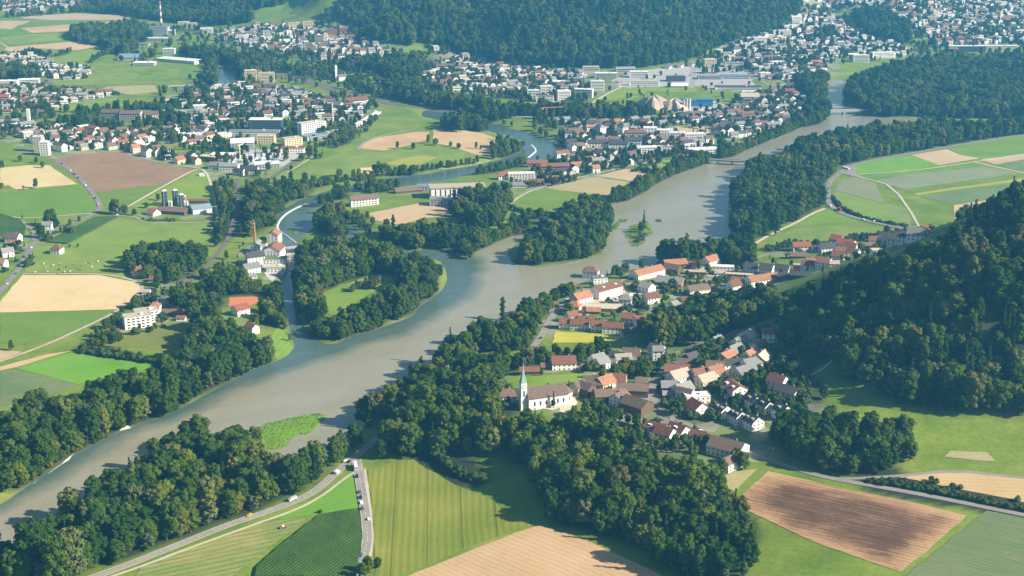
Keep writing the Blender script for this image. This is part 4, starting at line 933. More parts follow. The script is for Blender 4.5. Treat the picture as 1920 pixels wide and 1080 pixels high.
# ---- weirs, bridges
def strip3(name, P, w, h, m, label, cat, z0=-1.0, foam=None):
    Q = smoothline(toW(P), 2); t = np.gradient(Q, axis=0); t /= np.hypot(t[:, 0], t[:, 1])[:, None]; nn = np.stack([-t[:, 1], t[:, 0]], 1)
    V, F = [], []
    for i, (c, n_) in enumerate(zip(Q, nn)):
        a, b = c + n_ * w / 2, c - n_ * w / 2
        V += [(a[0], a[1], z0), (a[0], a[1], h), (b[0], b[1], h), (b[0], b[1], z0)]
        if i: k = 4 * i; F += [(k - 4, k, k + 1, k - 3), (k - 3, k + 1, k + 2, k - 2), (k - 2, k + 2, k + 3, k - 1)]
    o = root(name, (0, 0, 0), 0, label, cat); obj('weir_crest' if cat == 'weir' else 'deck', mesh(name, V, F, m), o)
    return o
wr = strip3('weir', pts("574,383 562,387 550,393 538,400 527,410 521,420 520,428 524,434"), 2.7, .55, M['foam'], 'curved white weir across the clear river by the old mill', 'weir')
strip3('weir', pts("524,434 535,440 547,449 556,456"), 1.6, .4, M['concrete'], 'thin straight sill below the curved white weir', 'weir')
strip3('weir', pts("990,296 998,290 1006,283 1001,276 996,272"), 2.4, .55, M['foam'], 'small angled white weir at the bend by the works', 'weir')
def bridge(A, B, w, zt, piers, label, thick=1.4, rail=True, arch=False, m='concrete'):
    a = np.array(plane(*A, zt)); b = np.array(plane(*B, zt)); d = b - a; L = float(np.hypot(*d)); an = math.atan2(d[1], d[0]); c = (a + b) / 2
    o = root('bridge', (float(c[0]), float(c[1]), 0), an, label, 'bridge')
    obj('deck', mesh('deck', *box(-L / 2, L / 2, -w / 2, w / 2, zt - thick, zt), M[m]), o)
    if rail:
        for s in (-1, 1): obj('railing', mesh('railing', *box(-L / 2, L / 2, s * w / 2 - .12, s * w / 2 + .12, zt + .003, zt + 1.1), M['metal']), o)
    for k in range(piers):
        x = (k + 1) / (piers + 1) * L - L / 2
        obj('pier', mesh('pier', *box(-1.2, 1.2, -w / 2 + .4, w / 2 - .4, -3, zt - thick - .01), M['concrete']), o, (x, 0, 0))
    return o
bridge((1320, 298), (1425, 304), 8, 6.5, 3, 'slim road bridge over the wide brown river')
bridge((1553, 207), (1640, 205), 8, 7.5, 2, 'far river bridge with two pale piers beside the big wood', 2.2)
bridge((829, 226), (874, 217), 7, 8, 1, 'short bridge over the clear river among dark trees')
bridge((664, 236), (710, 209), 9, 8, 0, 'pale concrete rail overpass at the industrial quarter', 2.4, m='wall_w')
bridge((403, 158), (436, 157), 6, 4, 1, 'distant bridge where the clear river leaves the town')
bridge((528, 434), (560, 430), 3, 1.0, 2, 'narrow footbridge across the mill pond', .4) if False else None
bridge((537, 466), (557, 463), 5, 2.4, 0, 'small covered footbridge at the mill channel', .6)
bridge((1300, 213), (1345, 203), 12, 8, 0, 'road overpass beside the gravel heap', 1.6)
# ---- gravel heap, concrete works, crane
X, Y, Z = at(1236, 200)
def heap(w, d, h, seed):
    r_ = np.random.default_rng(seed); n, mq = 34, 12; V = [(0, 0, h * .93)]; F = []
    ph = r_.uniform(0, 6, 6)
    for j in range(1, mq + 1):
        for i_ in range(n):
            t = 2 * math.pi * i_ / n; k = j / mq; rr = k * (1 + .16 * math.sin(3 * t + ph[0]) + .10 * math.sin(7 * t + ph[1]))
            V.append((w * rr * math.cos(t), d * rr * math.sin(t), max(0, h * (1 - k ** 2.1) + (1 - k) * 2.0 * math.sin(5 * t + ph[2]) + r_.uniform(-.5, .5)) - (2 if j == mq else 0)))
    for i_ in range(n): F.append((0, 1 + i_, 1 + (i_ + 1) % n))
    for j in range(mq - 1):
        for i_ in range(n): a = 1 + j * n; F.append((a + i_, a + n + i_, a + n + (i_ + 1) % n, a + (i_ + 1) % n))
    return V, F
tag(obj('gravel_heap', mesh('gravel_heap', *heap(30, 42, 17, 3), plain('quarry_gravel', (.44, .34, .25), .25, .95, .15)), None, (X - 8, Y + 10, Z), 0), 'large tan gravel heap in front of the industrial halls, the left one', 'gravel heap')
tag(obj('gravel_heap', mesh('gravel_heap', *heap(26, 36, 15, 5), bpy.data.materials['quarry_gravel']), None, (X + 26, Y - 8, Z), 0), 'tan gravel heap beside the blue works sheds, the right one', 'gravel heap')
for px, l, h, lab in ((1276, 20, 12, 'small blue silo shed beside the gravel heap'), (1304, 34, 10, 'wide blue shed in the concrete works'), (1322, 26, 12, 'blue shed with trees in front, right of the wide one')):
    X, Y, Z = at(px, 199); o = root('blue_shed', (X, Y, Z), 0, lab, 'shed')
    obj('wall', mesh('wall', *box(-l / 2, l / 2, -6, 6, 0, h), M['wall_l']), o); obj('roof', mesh('roof', *gable_roof(12, l, h, 1.6), M['blue']), o)
X, Y, Z = at(1287, 205); o = root('concrete_works', (X, Y, Z), 0, 'pale concrete silo tower beside the blue sheds', 'silo tower')
for k in range(3): obj('silo_tube', mesh('silo_tube', *tube(-5 + 5 * k, 0, 0, 19 - 2 * (k == 0), 2.5, n=12), M['wall_e']), o)
def crane(px, py, h, jib, a, label, m):
    X, Y, Z = at(px, py); o = root('tower_crane', (X, Y, Z), R(a), label, 'crane')
    obj('mast', mesh('mast', *box(-.8, .8, -.8, .8, 0, h), m), o); obj('jib', mesh('jib', *box(-jib * .3, jib, -.6, .6, h, h + 1.2), m), o)
    obj('counterweight', mesh('counterweight', *box(-jib * .3, -jib * .2, -1, 1, h - 2, h - .01), M['concrete']), o)
crane(1025, 225, 21, 30, 14, 'rusty tower crane beside the road near the dark wood', M['wall_n'])
crane(450, 300, 22, 12, 70, 'yellow crane over the white parked vans', M['wall_y'])
crane(1682, 20, 22, 14, 60, 'distant orange crane in the far town', M['wall_O'])
# ------------------------------------------------------------------ vehicles
def vehicle(kind, colm, px, py, ang, label, name='car', route=None):
    X, Y, Z = at(px, py); o = root(name, (X, Y, Z + .42), ang, label, kind, None)
    if kind in ('car', 'van'):
        L, Wd, h1, h2 = (4.3, 1.8, .85, 1.45) if kind == 'car' else (5.8, 2.1, 1.2, 2.4)
        a, b = L / 2, Wd / 2
        prof = [(-a, .3), (-a, h1), (-a * .86, h2), (a * .12, h2), (a * .45, h1 + .05), (a, h1 * .8), (a, .3)] if kind == 'car' else [(-a, .3), (-a, h2), (a * .45, h2), (a * .75, h1 + .15), (a, h1 * .8), (a, .3)]
        n = len(prof); V = [(x, -b, z) for x, z in prof] + [(x, b, z) for x, z in prof]
        F = [tuple(range(n)), tuple(range(2 * n - 1, n - 1, -1))] + [(i, n + i, n + (i + 1) % n, (i + 1) % n) for i in range(n)]
        obj('body', mesh('body', V, F, colm), o)
        g = [(-a * .80, h1 + .1), (-a * .72, h2 - .12), (a * .1, h2 - .12), (a * .36, h1 + .1)] if kind == 'car' else [(a * .3, h1 + .2), (a * .3, h2 - .2), (a * .5, h2 - .2), (a * .68, h1 + .2)]
        V = [(x, -b - .02, z) for x, z in g] + [(x, b + .02, z) for x, z in g]
        obj('windows', mesh('windows', V, [(0, 1, 2, 3), (7, 6, 5, 4), (0, 4, 5, 1), (3, 2, 6, 7)] , M['glass']), o)
        wx_ = (a * .62, -a * .62)
    else:
        L = 10.5; b = 1.25
        obj('cargo_box', mesh('cargo_box', *box(-5.2, 2.6, -b, b, 1.0, 3.9), colm), o)
        obj('cab', mesh('cab', *box(2.8, 5.0, -b + .05, b - .05, .5, 3.1), colm), o)
        obj('windscreen', mesh('windscreen', *box(5.0, 5.04, -1, 1, 1.7, 2.8), M['glass']), o)
        obj('chassis', mesh('chassis', *box(-5.1, 4.6, -.6, .6, .55, .98), M['black']), o)
        wx_ = (3.8, -2.2, -3.8); b = 1.2
    wm = WH.setdefault('w', mesh('wheel', [(.33 * math.cos(t), y, .33 * math.sin(t)) for y in (-.12, .12) for t in np.linspace(0, 2 * math.pi, 11)[:-1]], [(i, (i + 1) % 10, 10 + (i + 1) % 10, 10 + i) for i in range(10)] + [tuple(range(10)), tuple(range(10, 20))], M['black']))
    for x in wx_:
        for s in (-1, 1): obj('wheel', wm, o, (x, s * (b - .1), .33))
    return o
WH = {}
CARC = [('white', plain('car_white', (.75, .75, .74), .02, .3, spec=.6)), ('black', plain('car_black', (.02, .02, .025), .02, .25, spec=.6)), ('silver', plain('car_silver', (.42, .43, .44), .02, .3, spec=.6)),
        ('dark grey', plain('car_grey', (.08, .085, .09), .02, .3, spec=.6)), ('blue', plain('car_blue', (.04, .08, .2), .02, .3, spec=.6)), ('red', plain('car_red', (.35, .03, .025), .02, .3, spec=.6)), ('yellow', plain('car_yellow', (.75, .50, .03), .02, .3, spec=.6))]
CD = dict(CARC)
def along(Q, px, py, lane=1.7):
    x, y, _ = at(px, py); d = np.hypot(Q[:, 0] - x, Q[:, 1] - y); i = int(np.argmin(d)); t = Q[min(i + 2, len(Q) - 1)] - Q[max(i - 2, 0)]
    a = math.atan2(t[1], t[0]); side = 1 if ((x - Q[i, 0]) * -t[1] + (y - Q[i, 1]) * t[0]) > 0 else -1
    c = Q[i] + np.array([-math.sin(a), math.cos(a)]) * lane * side
    u, v = project(c[0], c[1], float(H(*c)) + .4); return float(u), float(v), a + (math.pi if side > 0 else 0)
ordn = ['first', 'second', 'third', 'fourth', 'fifth', 'sixth', 'seventh', 'eighth', 'ninth', 'tenth', 'eleventh', 'twelfth', 'thirteenth', 'fourteenth', 'fifteenth', 'sixteenth', 'seventeenth', 'eighteenth']
def cars(key, S, where):
    L = [t.split(',') for t in S.split()]
    for k, (px, py, c) in enumerate(L):
        kind = 'car'
        if c[0] == '*': kind, c = 'van', c[1:]
        c = dict(w='white', k='black', s='silver', g='dark grey', b='blue', r='red', y='yellow')[c]
        u_, v_, a_ = along(RD[key], float(px), float(py))
        vehicle(kind, CD[c], u_, v_, a_, f'{c} {kind}, {ordn[k]} from the far end on {where}', kind)
cars('down', "671,898,k 672,922,g 677,935,k 675,943,w 684,956,g 688,979,w 677,1044,b", 'the road beside the maize field')
cars('low', "676,848,w 650,868,w 655,868,k 632,891,*w 468,970,y", 'the riverside main road')
cars('left', "98,310,k 118,322,w 123,328,g 130,329,k 136,335,k 158,350,w 176,373,k 184,384,s 139,425,k 101,443,k 57,467,w 47,483,k 48,492,w 38,499,k 27,515,g 13,535,w", 'the western main road')
cars('val', "1577,326,s 1558,345,w 1554,354,g 1555,386,w 1617,412,w 1644,416,w 1703,429,g", 'the curving road by the right fields')
cars('vil', "1018,635,k 1012,636,g 1048,577,k 1064,570,s 1066,566,k", 'the village river road')
u_, v_, a_ = along(RD['down'], 670.5, 880); vehicle('truck', CD['white'], u_, v_, a_, 'large white lorry turning at the road junction', 'lorry')
u_, v_, a_ = along(RD['low'], 552, 937); o = vehicle('truck', CD['silver'], u_, v_, a_, 'pale blue-grey lorry by the trees on the riverside main road', 'lorry'); o.scale = (.7, .85, .7)
u_, v_, a_ = along(RD['val'], 1572, 396); vehicle('truck', CD['red'], u_, v_, a_, 'red lorry on the curving road by the right fields', 'lorry')
for k, (dx, dy) in enumerate(((0, 0), (3, 1), (6, 2), (9, 3))): vehicle('van', CD['white'], 1582 + dx, 315 + dy, R(60), f'white camper van parked in the lay-by, {ordn[k]} from left', 'camper_van')
rv = random.Random(4)
VANP = pts("440,296 470,290 505,290 530,292 515,302 480,312 450,316 425,312")
k = 0; spots = []
while k < 46:
    px, py = rv.uniform(425, 530), rv.uniform(290, 316)
    if inpoly(np.array([px]), np.array([py]), VANP)[0] and all(abs(px - a) > 3 or abs(py - b) > 1.6 for a, b in spots):
        spots.append((px, py)); k += 1
vmesh = None
for k, (px, py) in enumerate(spots):
    X, Y, Z = at(px, py); L = box(-3, 3, -1.1, 1.1, .4, 2.8)
    if vmesh is None: vmesh = mesh('van_body', *join([L, box(3, 4, -1, 1, .4, 1.7)]), CD['white'])
    tag(obj('parked_van', vmesh, None, (X, Y, Z + .3), rv.choice((R(10), R(100))) + rv.uniform(-.1, .1)), 'white van parked in the crowded yard beside the brick warehouses', 'van', 'white vans in the crowded yard')
PARK = [(cD(1560 - 760 + i * 26, 640 - i * 9), a) for i, a in enumerate([R(-45)] * 6)] + [(cF(1240 + i * 26, 990 - i * 6), R(20)) for i in range(2)] + [(cC(860 + i * 30, 180 + i * 16), R(10)) for i in range(3)]
for k, ((px, py), a) in enumerate(PARK):
    where = 'beside the long russet-roofed block' if k < 6 else ('in the shaded village forecourt' if k < 8 else 'by the lane below the orange hedge')
    nme = CARC[[0, 1, 2, 3, 0, 4, 2, 0, 3, 0, 1][k]]; j = k if k < 6 else (k - 6 if k < 8 else k - 8)
    vehicle('car', nme[1], px, py, a, f'parked {nme[0]} car, {ordn[j]} from left {where}', 'car')
# tractor
X, Y, Z = at(532, 991); o = root('tractor', (X, Y, Z + .3), R(20), 'red tractor working on the striped field by the maize', 'tractor'); o.scale = (.8,) * 3
obj('body', mesh('body', *box(-1, 2.2, -.5, .5, .9, 1.8), M['red']), o); obj('cab', mesh('cab', *box(-1.4, .4, -.8, .8, 1.5, 3), M['wall_w']), o); obj('spreader', mesh('spreader', *box(-3.6, -1.6, -1.6, 1.6, .5, 1.6), M['wall_n']), o)
tw = mesh('wheel', [(.85 * math.cos(t), y, .85 * math.sin(t)) for y in (-.25, .25) for t in np.linspace(0, 2 * math.pi, 13)[:-1]], [(i, (i + 1) % 12, 12 + (i + 1) % 12, 12 + i) for i in range(12)] + [tuple(range(12)), tuple(range(12, 24))], M['black'])
for s in (-1, 1): obj('wheel', tw, o, (-.6, s * 1.0, .85)); obj('wheel', tw, o, (1.7, s * .9, .55), 0, (.62, 1, .62))
# cows
def cow_mesh(m):
    V, F = [], []
    rings = [(-1.15, 1.25, .22, .25), (-1.0, 1.1, .38, .42), (-.3, 1.0, .42, .48), (.5, 1.05, .40, .45), (.9, 1.2, .3, .35), (1.2, 1.3, .17, .22), (1.45, 1.2, .19, .2), (1.75, 1.0, .12, .12)]
    n = 8
    for x, z, ry, rz_ in rings:
        V += [(x, ry * math.cos(2 * math.pi * i / n), z + rz_ * math.sin(2 * math.pi * i / n)) for i in range(n)]
    for j in range(len(rings) - 1): F += [(j * n + i, j * n + (i + 1) % n, (j + 1) * n + (i + 1) % n, (j + 1) * n + i) for i in range(n)]
    F += [tuple(range(n)), tuple(range((len(rings) - 1) * n, len(rings) * n))]
    P = [(V, F)]
    for x in (-.85, .6):
        for s in (-1, 1): P.append(tube(x, s * .24, 0, .95, .09, .14, 6))
    return mesh('cow', *join(P), m)
cmw, cmb = cow_mesh(plain('pale_hide', (.62, .52, .40), .15)), cow_mesh(plain('brown_hide', (.20, .10, .05), .3))
COWS = "330,903 355,963 445,945 452,905 460,946 500,926 485,965 527,962 578,935 625,915 641,905 665,899 735,887 793,908 805,901 265,968 555,905 440,975 340,930 400,915 600,950 690,930"
for k, t in enumerate(COWS.split()):
    a, b = [float(v) for v in t.split(',')]; X, Y, Z = at(a / 4, 270 + b / 4)
    pale = k % 3 != 2
    tag(obj('cow', cmw if pale else cmb, None, (X, Y, Z + .2), random.uniform(0, 6.3), (1.15,) * 3), ('pale' if pale else 'brown') + ' cow grazing on the big meadow above the stubble field', 'cow', ('pale' if pale else 'brown') + ' cows grazing on the big meadow')
# lamp posts, power poles
def pole(px, py, h, label, lamp=True, arm=False):
    X, Y, Z = at(px, py); o = root('street_lamp' if lamp else 'power_pole', (X, Y, Z), 0, label, 'street lamp' if lamp else 'pole')
    obj('post', mesh('post', *tube(0, 0, -1, h, .16, .10, 8), M['metal'] if lamp else M_BARK), o)
    if lamp: obj('lamp_head', mesh('lamp_head', *box(-.5, .5, -.25, .25, h, h + .3), M['lamp']), o)
    else: obj('crossarm', mesh('crossarm', *box(-1.2, 1.2, -.1, .1, h - .8, h - .6), M_BARK), o)
pole(1449, 862, 9, 'tall grey street lamp beside the lane near the round grove'); pole(1366, 823, 9, 'grey street lamp where the village lane bends to the fields'); pole(1403, 604, 10, 'lone lamp post on the slope below the village wood')
for k, (px, py) in enumerate(((155, 617), (104, 636), (49, 660), (236, 578), (112, 513), (161, 513))): pole(px, py, 10, f'wooden pole standing along the pale track, {ordn[k]} listed of six' if False else ['wooden pole by the pale track below the olive field', 'wooden pole by the pale track near the shrubs', 'wooden pole at the lower left end of the pale track', 'wooden pole at the corner of the stubble field', 'left wooden pole above the big stubble field', 'right wooden pole above the big stubble field'][k], False)
# awning, hedge flowers, wood stacks
X, Y, Z = at(*cA(1765, 600)); o = root('awning', (X, Y, Z), R(-42), 'red awning over the terrace of the dark-roofed house', 'awning')
obj('canopy', mesh('canopy', [(-3.5, -2.5, 2.4), (3.5, -2.5, 2.4), (3.5, 1.5, 3.3), (-3.5, 1.5, 3.3), (-3.5, -2.5, 2.3), (3.5, -2.5, 2.3), (3.5, 1.5, 3.2), (-3.5, 1.5, 3.2)], [(0, 1, 2, 3), (7, 6, 5, 4), (0, 4, 5, 1), (1, 5, 6, 2), (2, 6, 7, 3), (3, 7, 4, 0)], M['red']), o)
for s in (-1, 1): obj('awning_post', mesh('awning_post', *tube(s * 3.3, -2.4, 0, 2.3, .07, n=6), M['metal']), o)

# ------------------------------------------------------------------ town infill: houses at the sizes and density of each quarter
TOWN = [
 ('the riverside town', "1010,268 1060,262 1090,245 1130,232 1200,228 1262,262 1330,268 1320,292 1250,298 1200,312 1170,312 1110,325 1060,335 1020,330 1030,312 1060,290 1050,270", 150, 'bbrdgbdo', 2),
 ('the riverside back quarter', "1000,228 1100,230 1200,226 1330,212 1480,160 1515,190 1495,225 1440,245 1390,258 1345,262 1340,235 1265,233 1200,240 1100,245 1060,240", 190, 'bbrdgdg', 2),
 ('the ploughed field quarter', "90,284 60,262 0,250 0,232 120,240 240,246 400,238 410,262 395,272 300,264 285,268 330,292 385,300 375,312 320,304 270,292 222,280", 160, 'bbgrdbWo', 2),
 ('the station quarter', "400,232 440,195 470,165 520,160 560,172 620,190 690,205 660,232 610,225 520,215 480,222 440,232", 150, 'bgrdbWg', 2),
 ('the western suburb', "0,165 90,160 130,172 225,178 150,190 95,205 0,215", 120, 'Wgbtr', 2),
 ('the upper western suburb', "0,108 60,104 110,125 170,128 165,148 120,150 80,142 0,125", 80, 'Wgbt', 2),
 ('the hillside suburb', "400,62 480,48 560,50 640,66 700,82 740,92 745,108 690,104 600,112 560,100 480,95 430,80", 190, 'gbWtr', 2),
 ('the mountain suburb', "790,88 830,85 870,108 960,124 1100,140 1080,170 1000,172 960,178 900,175 800,165 795,140 850,120", 210, 'bgWrt', 2),
 ('the eastern slope suburb', "1340,98 1400,75 1470,50 1500,20 1560,30 1600,62 1680,80 1700,95 1690,108 1600,96 1560,110 1545,135 1500,150 1440,150 1400,128 1360,118", 360, 'Wgtbg', 2),
 ('the far eastern town', "1500,0 1930,0 1930,82 1760,85 1720,58 1640,8 1600,12 1560,22 1510,14", 420, 'gbrWt', 2),
 ('the river bend quarter', "330,185 400,165 462,158 472,215 440,236 395,240 350,232", 60, 'Wgbtr', 2),
 ('the far western town', "0,0 200,0 150,12 60,22 0,24", 130, 'gWtr', 2),
 ('the works quarter', "1000,352 1010,330 1060,330 1080,340 1040,348", 10, 'rb', 1)]
farV, farF, farM = [], [], []
FM = ['wall_w', 'wall_e', 'glass', 'roof_r', 'roof_b', 'roof_g', 'roof_d', 'roof_W', 'roof_t', 'roof_o']
nind = 0; cand = []
def clear_of(x, y, pad):
    c = HG.get((int(x // 30), int(y // 30)), ())
    for i in (-1, 0, 1):
        for j in (-1, 0, 1):
            for a, b, r in HG.get((int(x // 30) + i, int(y // 30) + j), ()):
                if (a - x) ** 2 + (b - y) ** 2 < (r + pad) ** 2: return False
    return True
HG = {}
def road_w(name, Q, w):
    o, Q = ribbon(name, Q, w, M['asphalt'], .38, world=True)
    for a, b in Q: RG.setdefault((int(a // 20), int(b // 20)), []).append((a, b, w))
def hreg(x, y, r): HG.setdefault((int(x // 30), int(y // 30)), []).append((x, y, r))
for x, y, r in HB: hreg(x, y, r)
DENS = []
for dist, P, n, roofs, lay in TOWN:
    P = pts(P); W_ = toW(P, 6.0); x0, x1, y0, y1 = W_[:, 0].min(), W_[:, 0].max(), W_[:, 1].min(), W_[:, 1].max()
    base_a = random.uniform(18, 42); ca, sa = math.cos(R(base_a)), math.sin(R(base_a)); PB = 42.0; k = 0; slots = []
    cxm, cym = (x0 + x1) / 2, (y0 + y1) / 2; ext = math.hypot(x1 - x0, y1 - y0) / 2
    def inside(x, y):
        u_, v_ = project(x, y, float(H(x, y))); return bool(inpoly(np.array([u_]), np.array([v_]), P)[0])
    for r_ in range(-int(ext / PB) - 1, int(ext / PB) + 2):
        ln_ = []
        for e in np.arange(-ext, ext, 9.0):
            bend = 9 * math.sin(e / 70 + r_); x, y = cxm + ca * e - sa * (r_ * PB + bend), cym + sa * e + ca * (r_ * PB + bend)
            if inside(x, y) and sdf(x, y) > 8 and clear_of(x, y, 3): ln_.append((x, y))
            else:
                if len(ln_) > 4: road_w('lane', np.array(ln_), 4.5)
                ln_ = []
        if len(ln_) > 4: road_w('lane', np.array(ln_), 4.5)
        for e in np.arange(-ext, ext, 16.5):
            for sd_ in (-1, 1):
                e2 = e + random.uniform(-4, 4); off_ = r_ * PB + 9 * math.sin(e2 / 70 + r_) + sd_ * random.uniform(11, 15)
                slots.append((cxm + ca * e2 - sa * off_, cym + sa * e2 + ca * off_))
    random.shuffle(slots)
    for x, y in slots:
        if k >= n * 1.35: break
        if not inside(x, y) or sdf(x, y) < 14 or on_road(x, y, 6) or not clear_of(x, y, 7.0): continue
        z = float(H(x, y)); u_, v_ = project(x, y, z)
        w = random.uniform(9, 12); l = random.uniform(10.5, 17); a = base_a + random.choice((0, 0, -90)) + random.gauss(0, 7); st = random.choice((1, 2, 2, 2, 3))
        if random.random() < .1: l *= 1.5; st = 3
        rf = random.choice(roofs); cand.append((v_, u_, x, y, w, l, a, st, rf, dist)); hreg(x, y, 7.5); k += 1; DENS.append((x, y))
cand.sort(reverse=True)
NEAR_H = 300 - sum(1 for h in HOUSES if h[6] == 'house')
for i, (v_, u_, x, y, w, l, a, st, rf, dist) in enumerate(cand):
    wl = random.choice('wwweey')
    shp = 'flat' if rf == 'W' else 'gable'
    if i < NEAR_H:
        building(u_, v_, w, l, a, st, rf, wl, dist, shp, 'house', win=0, chim=0, world=(x, y))
        hh = HOUSES[-1][0]; n = max(2, int(l / 4))
        for f in range(st):
            for k in range(n): obj('window', winmesh(1.3, 1.4), hh, ((k + .5) / n * l - l / 2, -w / 2 - .01, 1.5 + 2.8 * f))
    else:
        he = st * 2.9; rise = w / 2 * .62; c, s = math.cos(R(a)), math.sin(R(a)); z = float(H(x, y))
        wv = prism(w, l, he, rise) if shp == 'gable' else box(-l / 2, l / 2, -w / 2, w / 2, -3, he)
        rv_ = gable_roof(w, l, he, rise) if shp == 'gable' else box(-l / 2 - .3, l / 2 + .3, -w / 2 - .3, w / 2 + .3, he + .01, he + .4)
        wi = join([box(-l * .4, l * .4, -w / 2 - .08, -w / 2, .9 + 2.9 * f, 2.1 + 2.9 * f) for f in range(st)] + [box(l / 2, l / 2 + .08, -w * .25, w * .25, .9 + 2.9 * f, 2.1 + 2.9 * f) for f in range(st)])
        for (vv, ff), mi in ((wv, 0 if wl in 'wy' else 1), (wi, 2), (rv_, FM.index('roof_' + rf))):
            k = len(farV); farV += [(x + c * p - s * q, y + s * p + c * q, z + r_) for p, q, r_ in vv]
            farF += [tuple(j + k for j in f_) for f_ in ff]; farM += [mi] * len(ff)
fm = mesh('distant_houses', farV, farF, [M[k] for k in FM], farM)
tag(obj('distant_houses', fm), 'pale distant town houses filling the far suburbs', 'houses', kind='stuff')

# ---- labels that single each house out: by look, quarter and place among its likes
groups = {}
for h in HOUSES:
    o, px, py, rw, ww, dist, nm, lab = h
    if lab: o['label'] = lab; continue
    key = (rw, ww, nm, dist)
    groups.setdefault(key, []).append(h)
def ords(n):
    if n == 1: return ['']
    base = ['leftmost'] + [f'{w} from left' for w in ordn[1:]]
    return base[:n - 1] + ['rightmost']
for (rw, ww, nm, dist), L in groups.items():
    L.sort(key=lambda h: h[2]); rows = max(1, math.ceil(len(L) / 9)); k = math.ceil(len(L) / rows)
    names = {1: [''], 2: ['far', 'near'], 3: ['farthest', 'middle', 'nearest'], 4: ['farthest', 'upper middle', 'lower middle', 'nearest']}.get(rows, ['farthest', 'upper', 'middle', 'lower', 'nearest', 'very nearest'])
    for r_ in range(rows):
        S = sorted(L[r_ * k:(r_ + 1) * k], key=lambda h: h[1])
        for h, od in zip(S, ords(len(S))):
            s = f'{rw} {ww} {nm} in {dist}'
            row = (f', {names[r_]} row' if names[r_] else '')
            h[0]['label'] = s + (f', {od}{row}' if (od or row) else '')
            h[0]['group'] = f'buildings of {dist}'

# ------------------------------------------------------------------ trees
def crown_data(seed, Hh, Rr, shape='round', nl=15, q=70, size=.95, base=.05):
    r_ = np.random.default_rng(seed); V, F, CV, CF = [], [], [], []
    lob = []
    for i_ in range(nl):
        t = (i_ + .5) / nl
        if shape == 'round':
            z = base + (1 - base) * (.12 + .80 * t ** .8); rad = Rr * math.sqrt(max(.12, 1 - ((z - .48) / .56) ** 2)) * .66; lr = Rr * r_.uniform(.22, .42)
        elif shape == 'cone':
            z = .12 + .86 * t; rad = Rr * (1 - z) * .55; lr = max(.5, Rr * (1.12 - z) * .52)
        elif shape == 'column':
            z = .10 + .84 * t; rad = Rr * .35; lr = Rr * (.62 if z < .8 else .4)
        else:
            z = .25 + .5 * r_.random(); rad = Rr * .55; lr = Rr * r_.uniform(.35, .55)
        an = i_ * 2.4 + r_.uniform(-.4, .4); k = r_.uniform(.55, 1.15)
        lob.append((rad * k * math.cos(an), rad * k * math.sin(an), z * Hh, lr, lr * (.85 if shape != 'cone' else .9)))
    for (x, y, z, a, b) in lob:
        n = int(q * (a / (Rr * .42)) ** 2) + 8
        d = r_.normal(size=(n, 3)); d /= np.linalg.norm(d, axis=1)[:, None]
        d[:, 2] = np.where(d[:, 2] < -.35, -d[:, 2], d[:, 2])
        rr = r_.uniform(.82, 1.16, n)
        P = np.stack([x + d[:, 0] * a * rr, y + d[:, 1] * a * rr, z + d[:, 2] * b * rr], 1)
        nn = d + r_.normal(size=(n, 3)) * .32; nn /= np.linalg.norm(nn, axis=1)[:, None]
        up = r_.normal(size=(n, 3)); T1 = np.cross(nn, up); T1 /= np.linalg.norm(T1, axis=1)[:, None]; T2 = np.cross(nn, T1)
        s = size * r_.uniform(.6, 1.25, n)[:, None] * .5
        k = len(V); Q = np.stack([P - T1 * s - T2 * s * .7, P + T1 * s - T2 * s, P + T1 * s * .8 + T2 * s, P - T1 * s + T2 * s * .8], 1).reshape(-1, 3)
        V += Q.tolist(); F += [(k + 4 * i, k + 4 * i + 1, k + 4 * i + 2, k + 4 * i + 3) for i in range(n)]
        # solid core so that the crown is dense inside
        m_, l_ = 7, 4; k = len(V)
        for j in range(l_ + 1):
            ph = math.pi * j / l_
            for i_ in range(m_):
                th = 2 * math.pi * i_ / m_; w_ = r_.uniform(.74, .88)
                V.append([x + a * w_ * math.sin(ph) * math.cos(th), y + a * w_ * math.sin(ph) * math.sin(th), z + b * w_ * math.cos(ph)])
        for j in range(l_): F += [(k + j * m_ + i_, k + (j + 1) * m_ + i_, k + (j + 1) * m_ + (i_ + 1) % m_, k + j * m_ + (i_ + 1) % m_) for i_ in range(m_)]
    return V, F
def trunk_data(Hh, r, n=6, limbs=True):
    P = [tube(0, 0, -1.5, Hh * .55, r, r * .45, n, False)]
    V, F = join(P)
    if limbs:
        for an in (0.4, 2.5, 4.4):
            k = len(V); z0 = Hh * .30; c, s = math.cos(an), math.sin(an); L = Hh * .22
            V += [(-s * r * .4, c * r * .4, z0), (s * r * .4, -c * r * .4, z0), (c * L * .6, s * L * .6, z0 + L), (0, 0, z0 + r)]
            F += [(k, k + 1, k + 2), (k + 1, k + 3, k + 2), (k + 3, k, k + 2)]
    return V, F
KIND = {}
PROTO = bpy.data.collections.new('tree_models')       # source meshes of the woods, not in the scene
def model(key, name, crown, trunk, leaf, idx):
    cm = mesh(name + '_crown', *crown, leaf); tm = mesh(name + '_trunk', *trunk, M_BARK)
    V, F = join([crown, trunk]); fm_ = mesh(name + '_model', V, F, [leaf, M_BARK], [0] * len(crown[1]) + [1] * len(trunk[1]))
    o = bpy.data.objects.new(f'{idx:02d}_{name}', fm_); PROTO.objects.link(o)
    KIND.setdefault(key, []).append((cm, tm, idx))
idx = 0
for i, (h, r) in enumerate(((19, 7.0), (21, 6.4), (17, 7.6), (22, 7.6), (18, 5.6), (20, 8.2), (16, 6.2), (22, 5.6))):
    model('broadleaf', 'broadleaf_tree', crown_data(10 + i, h, r, 'round', 27 + i % 5, 95), trunk_data(h, .42), M_LEAF, idx); idx += 1
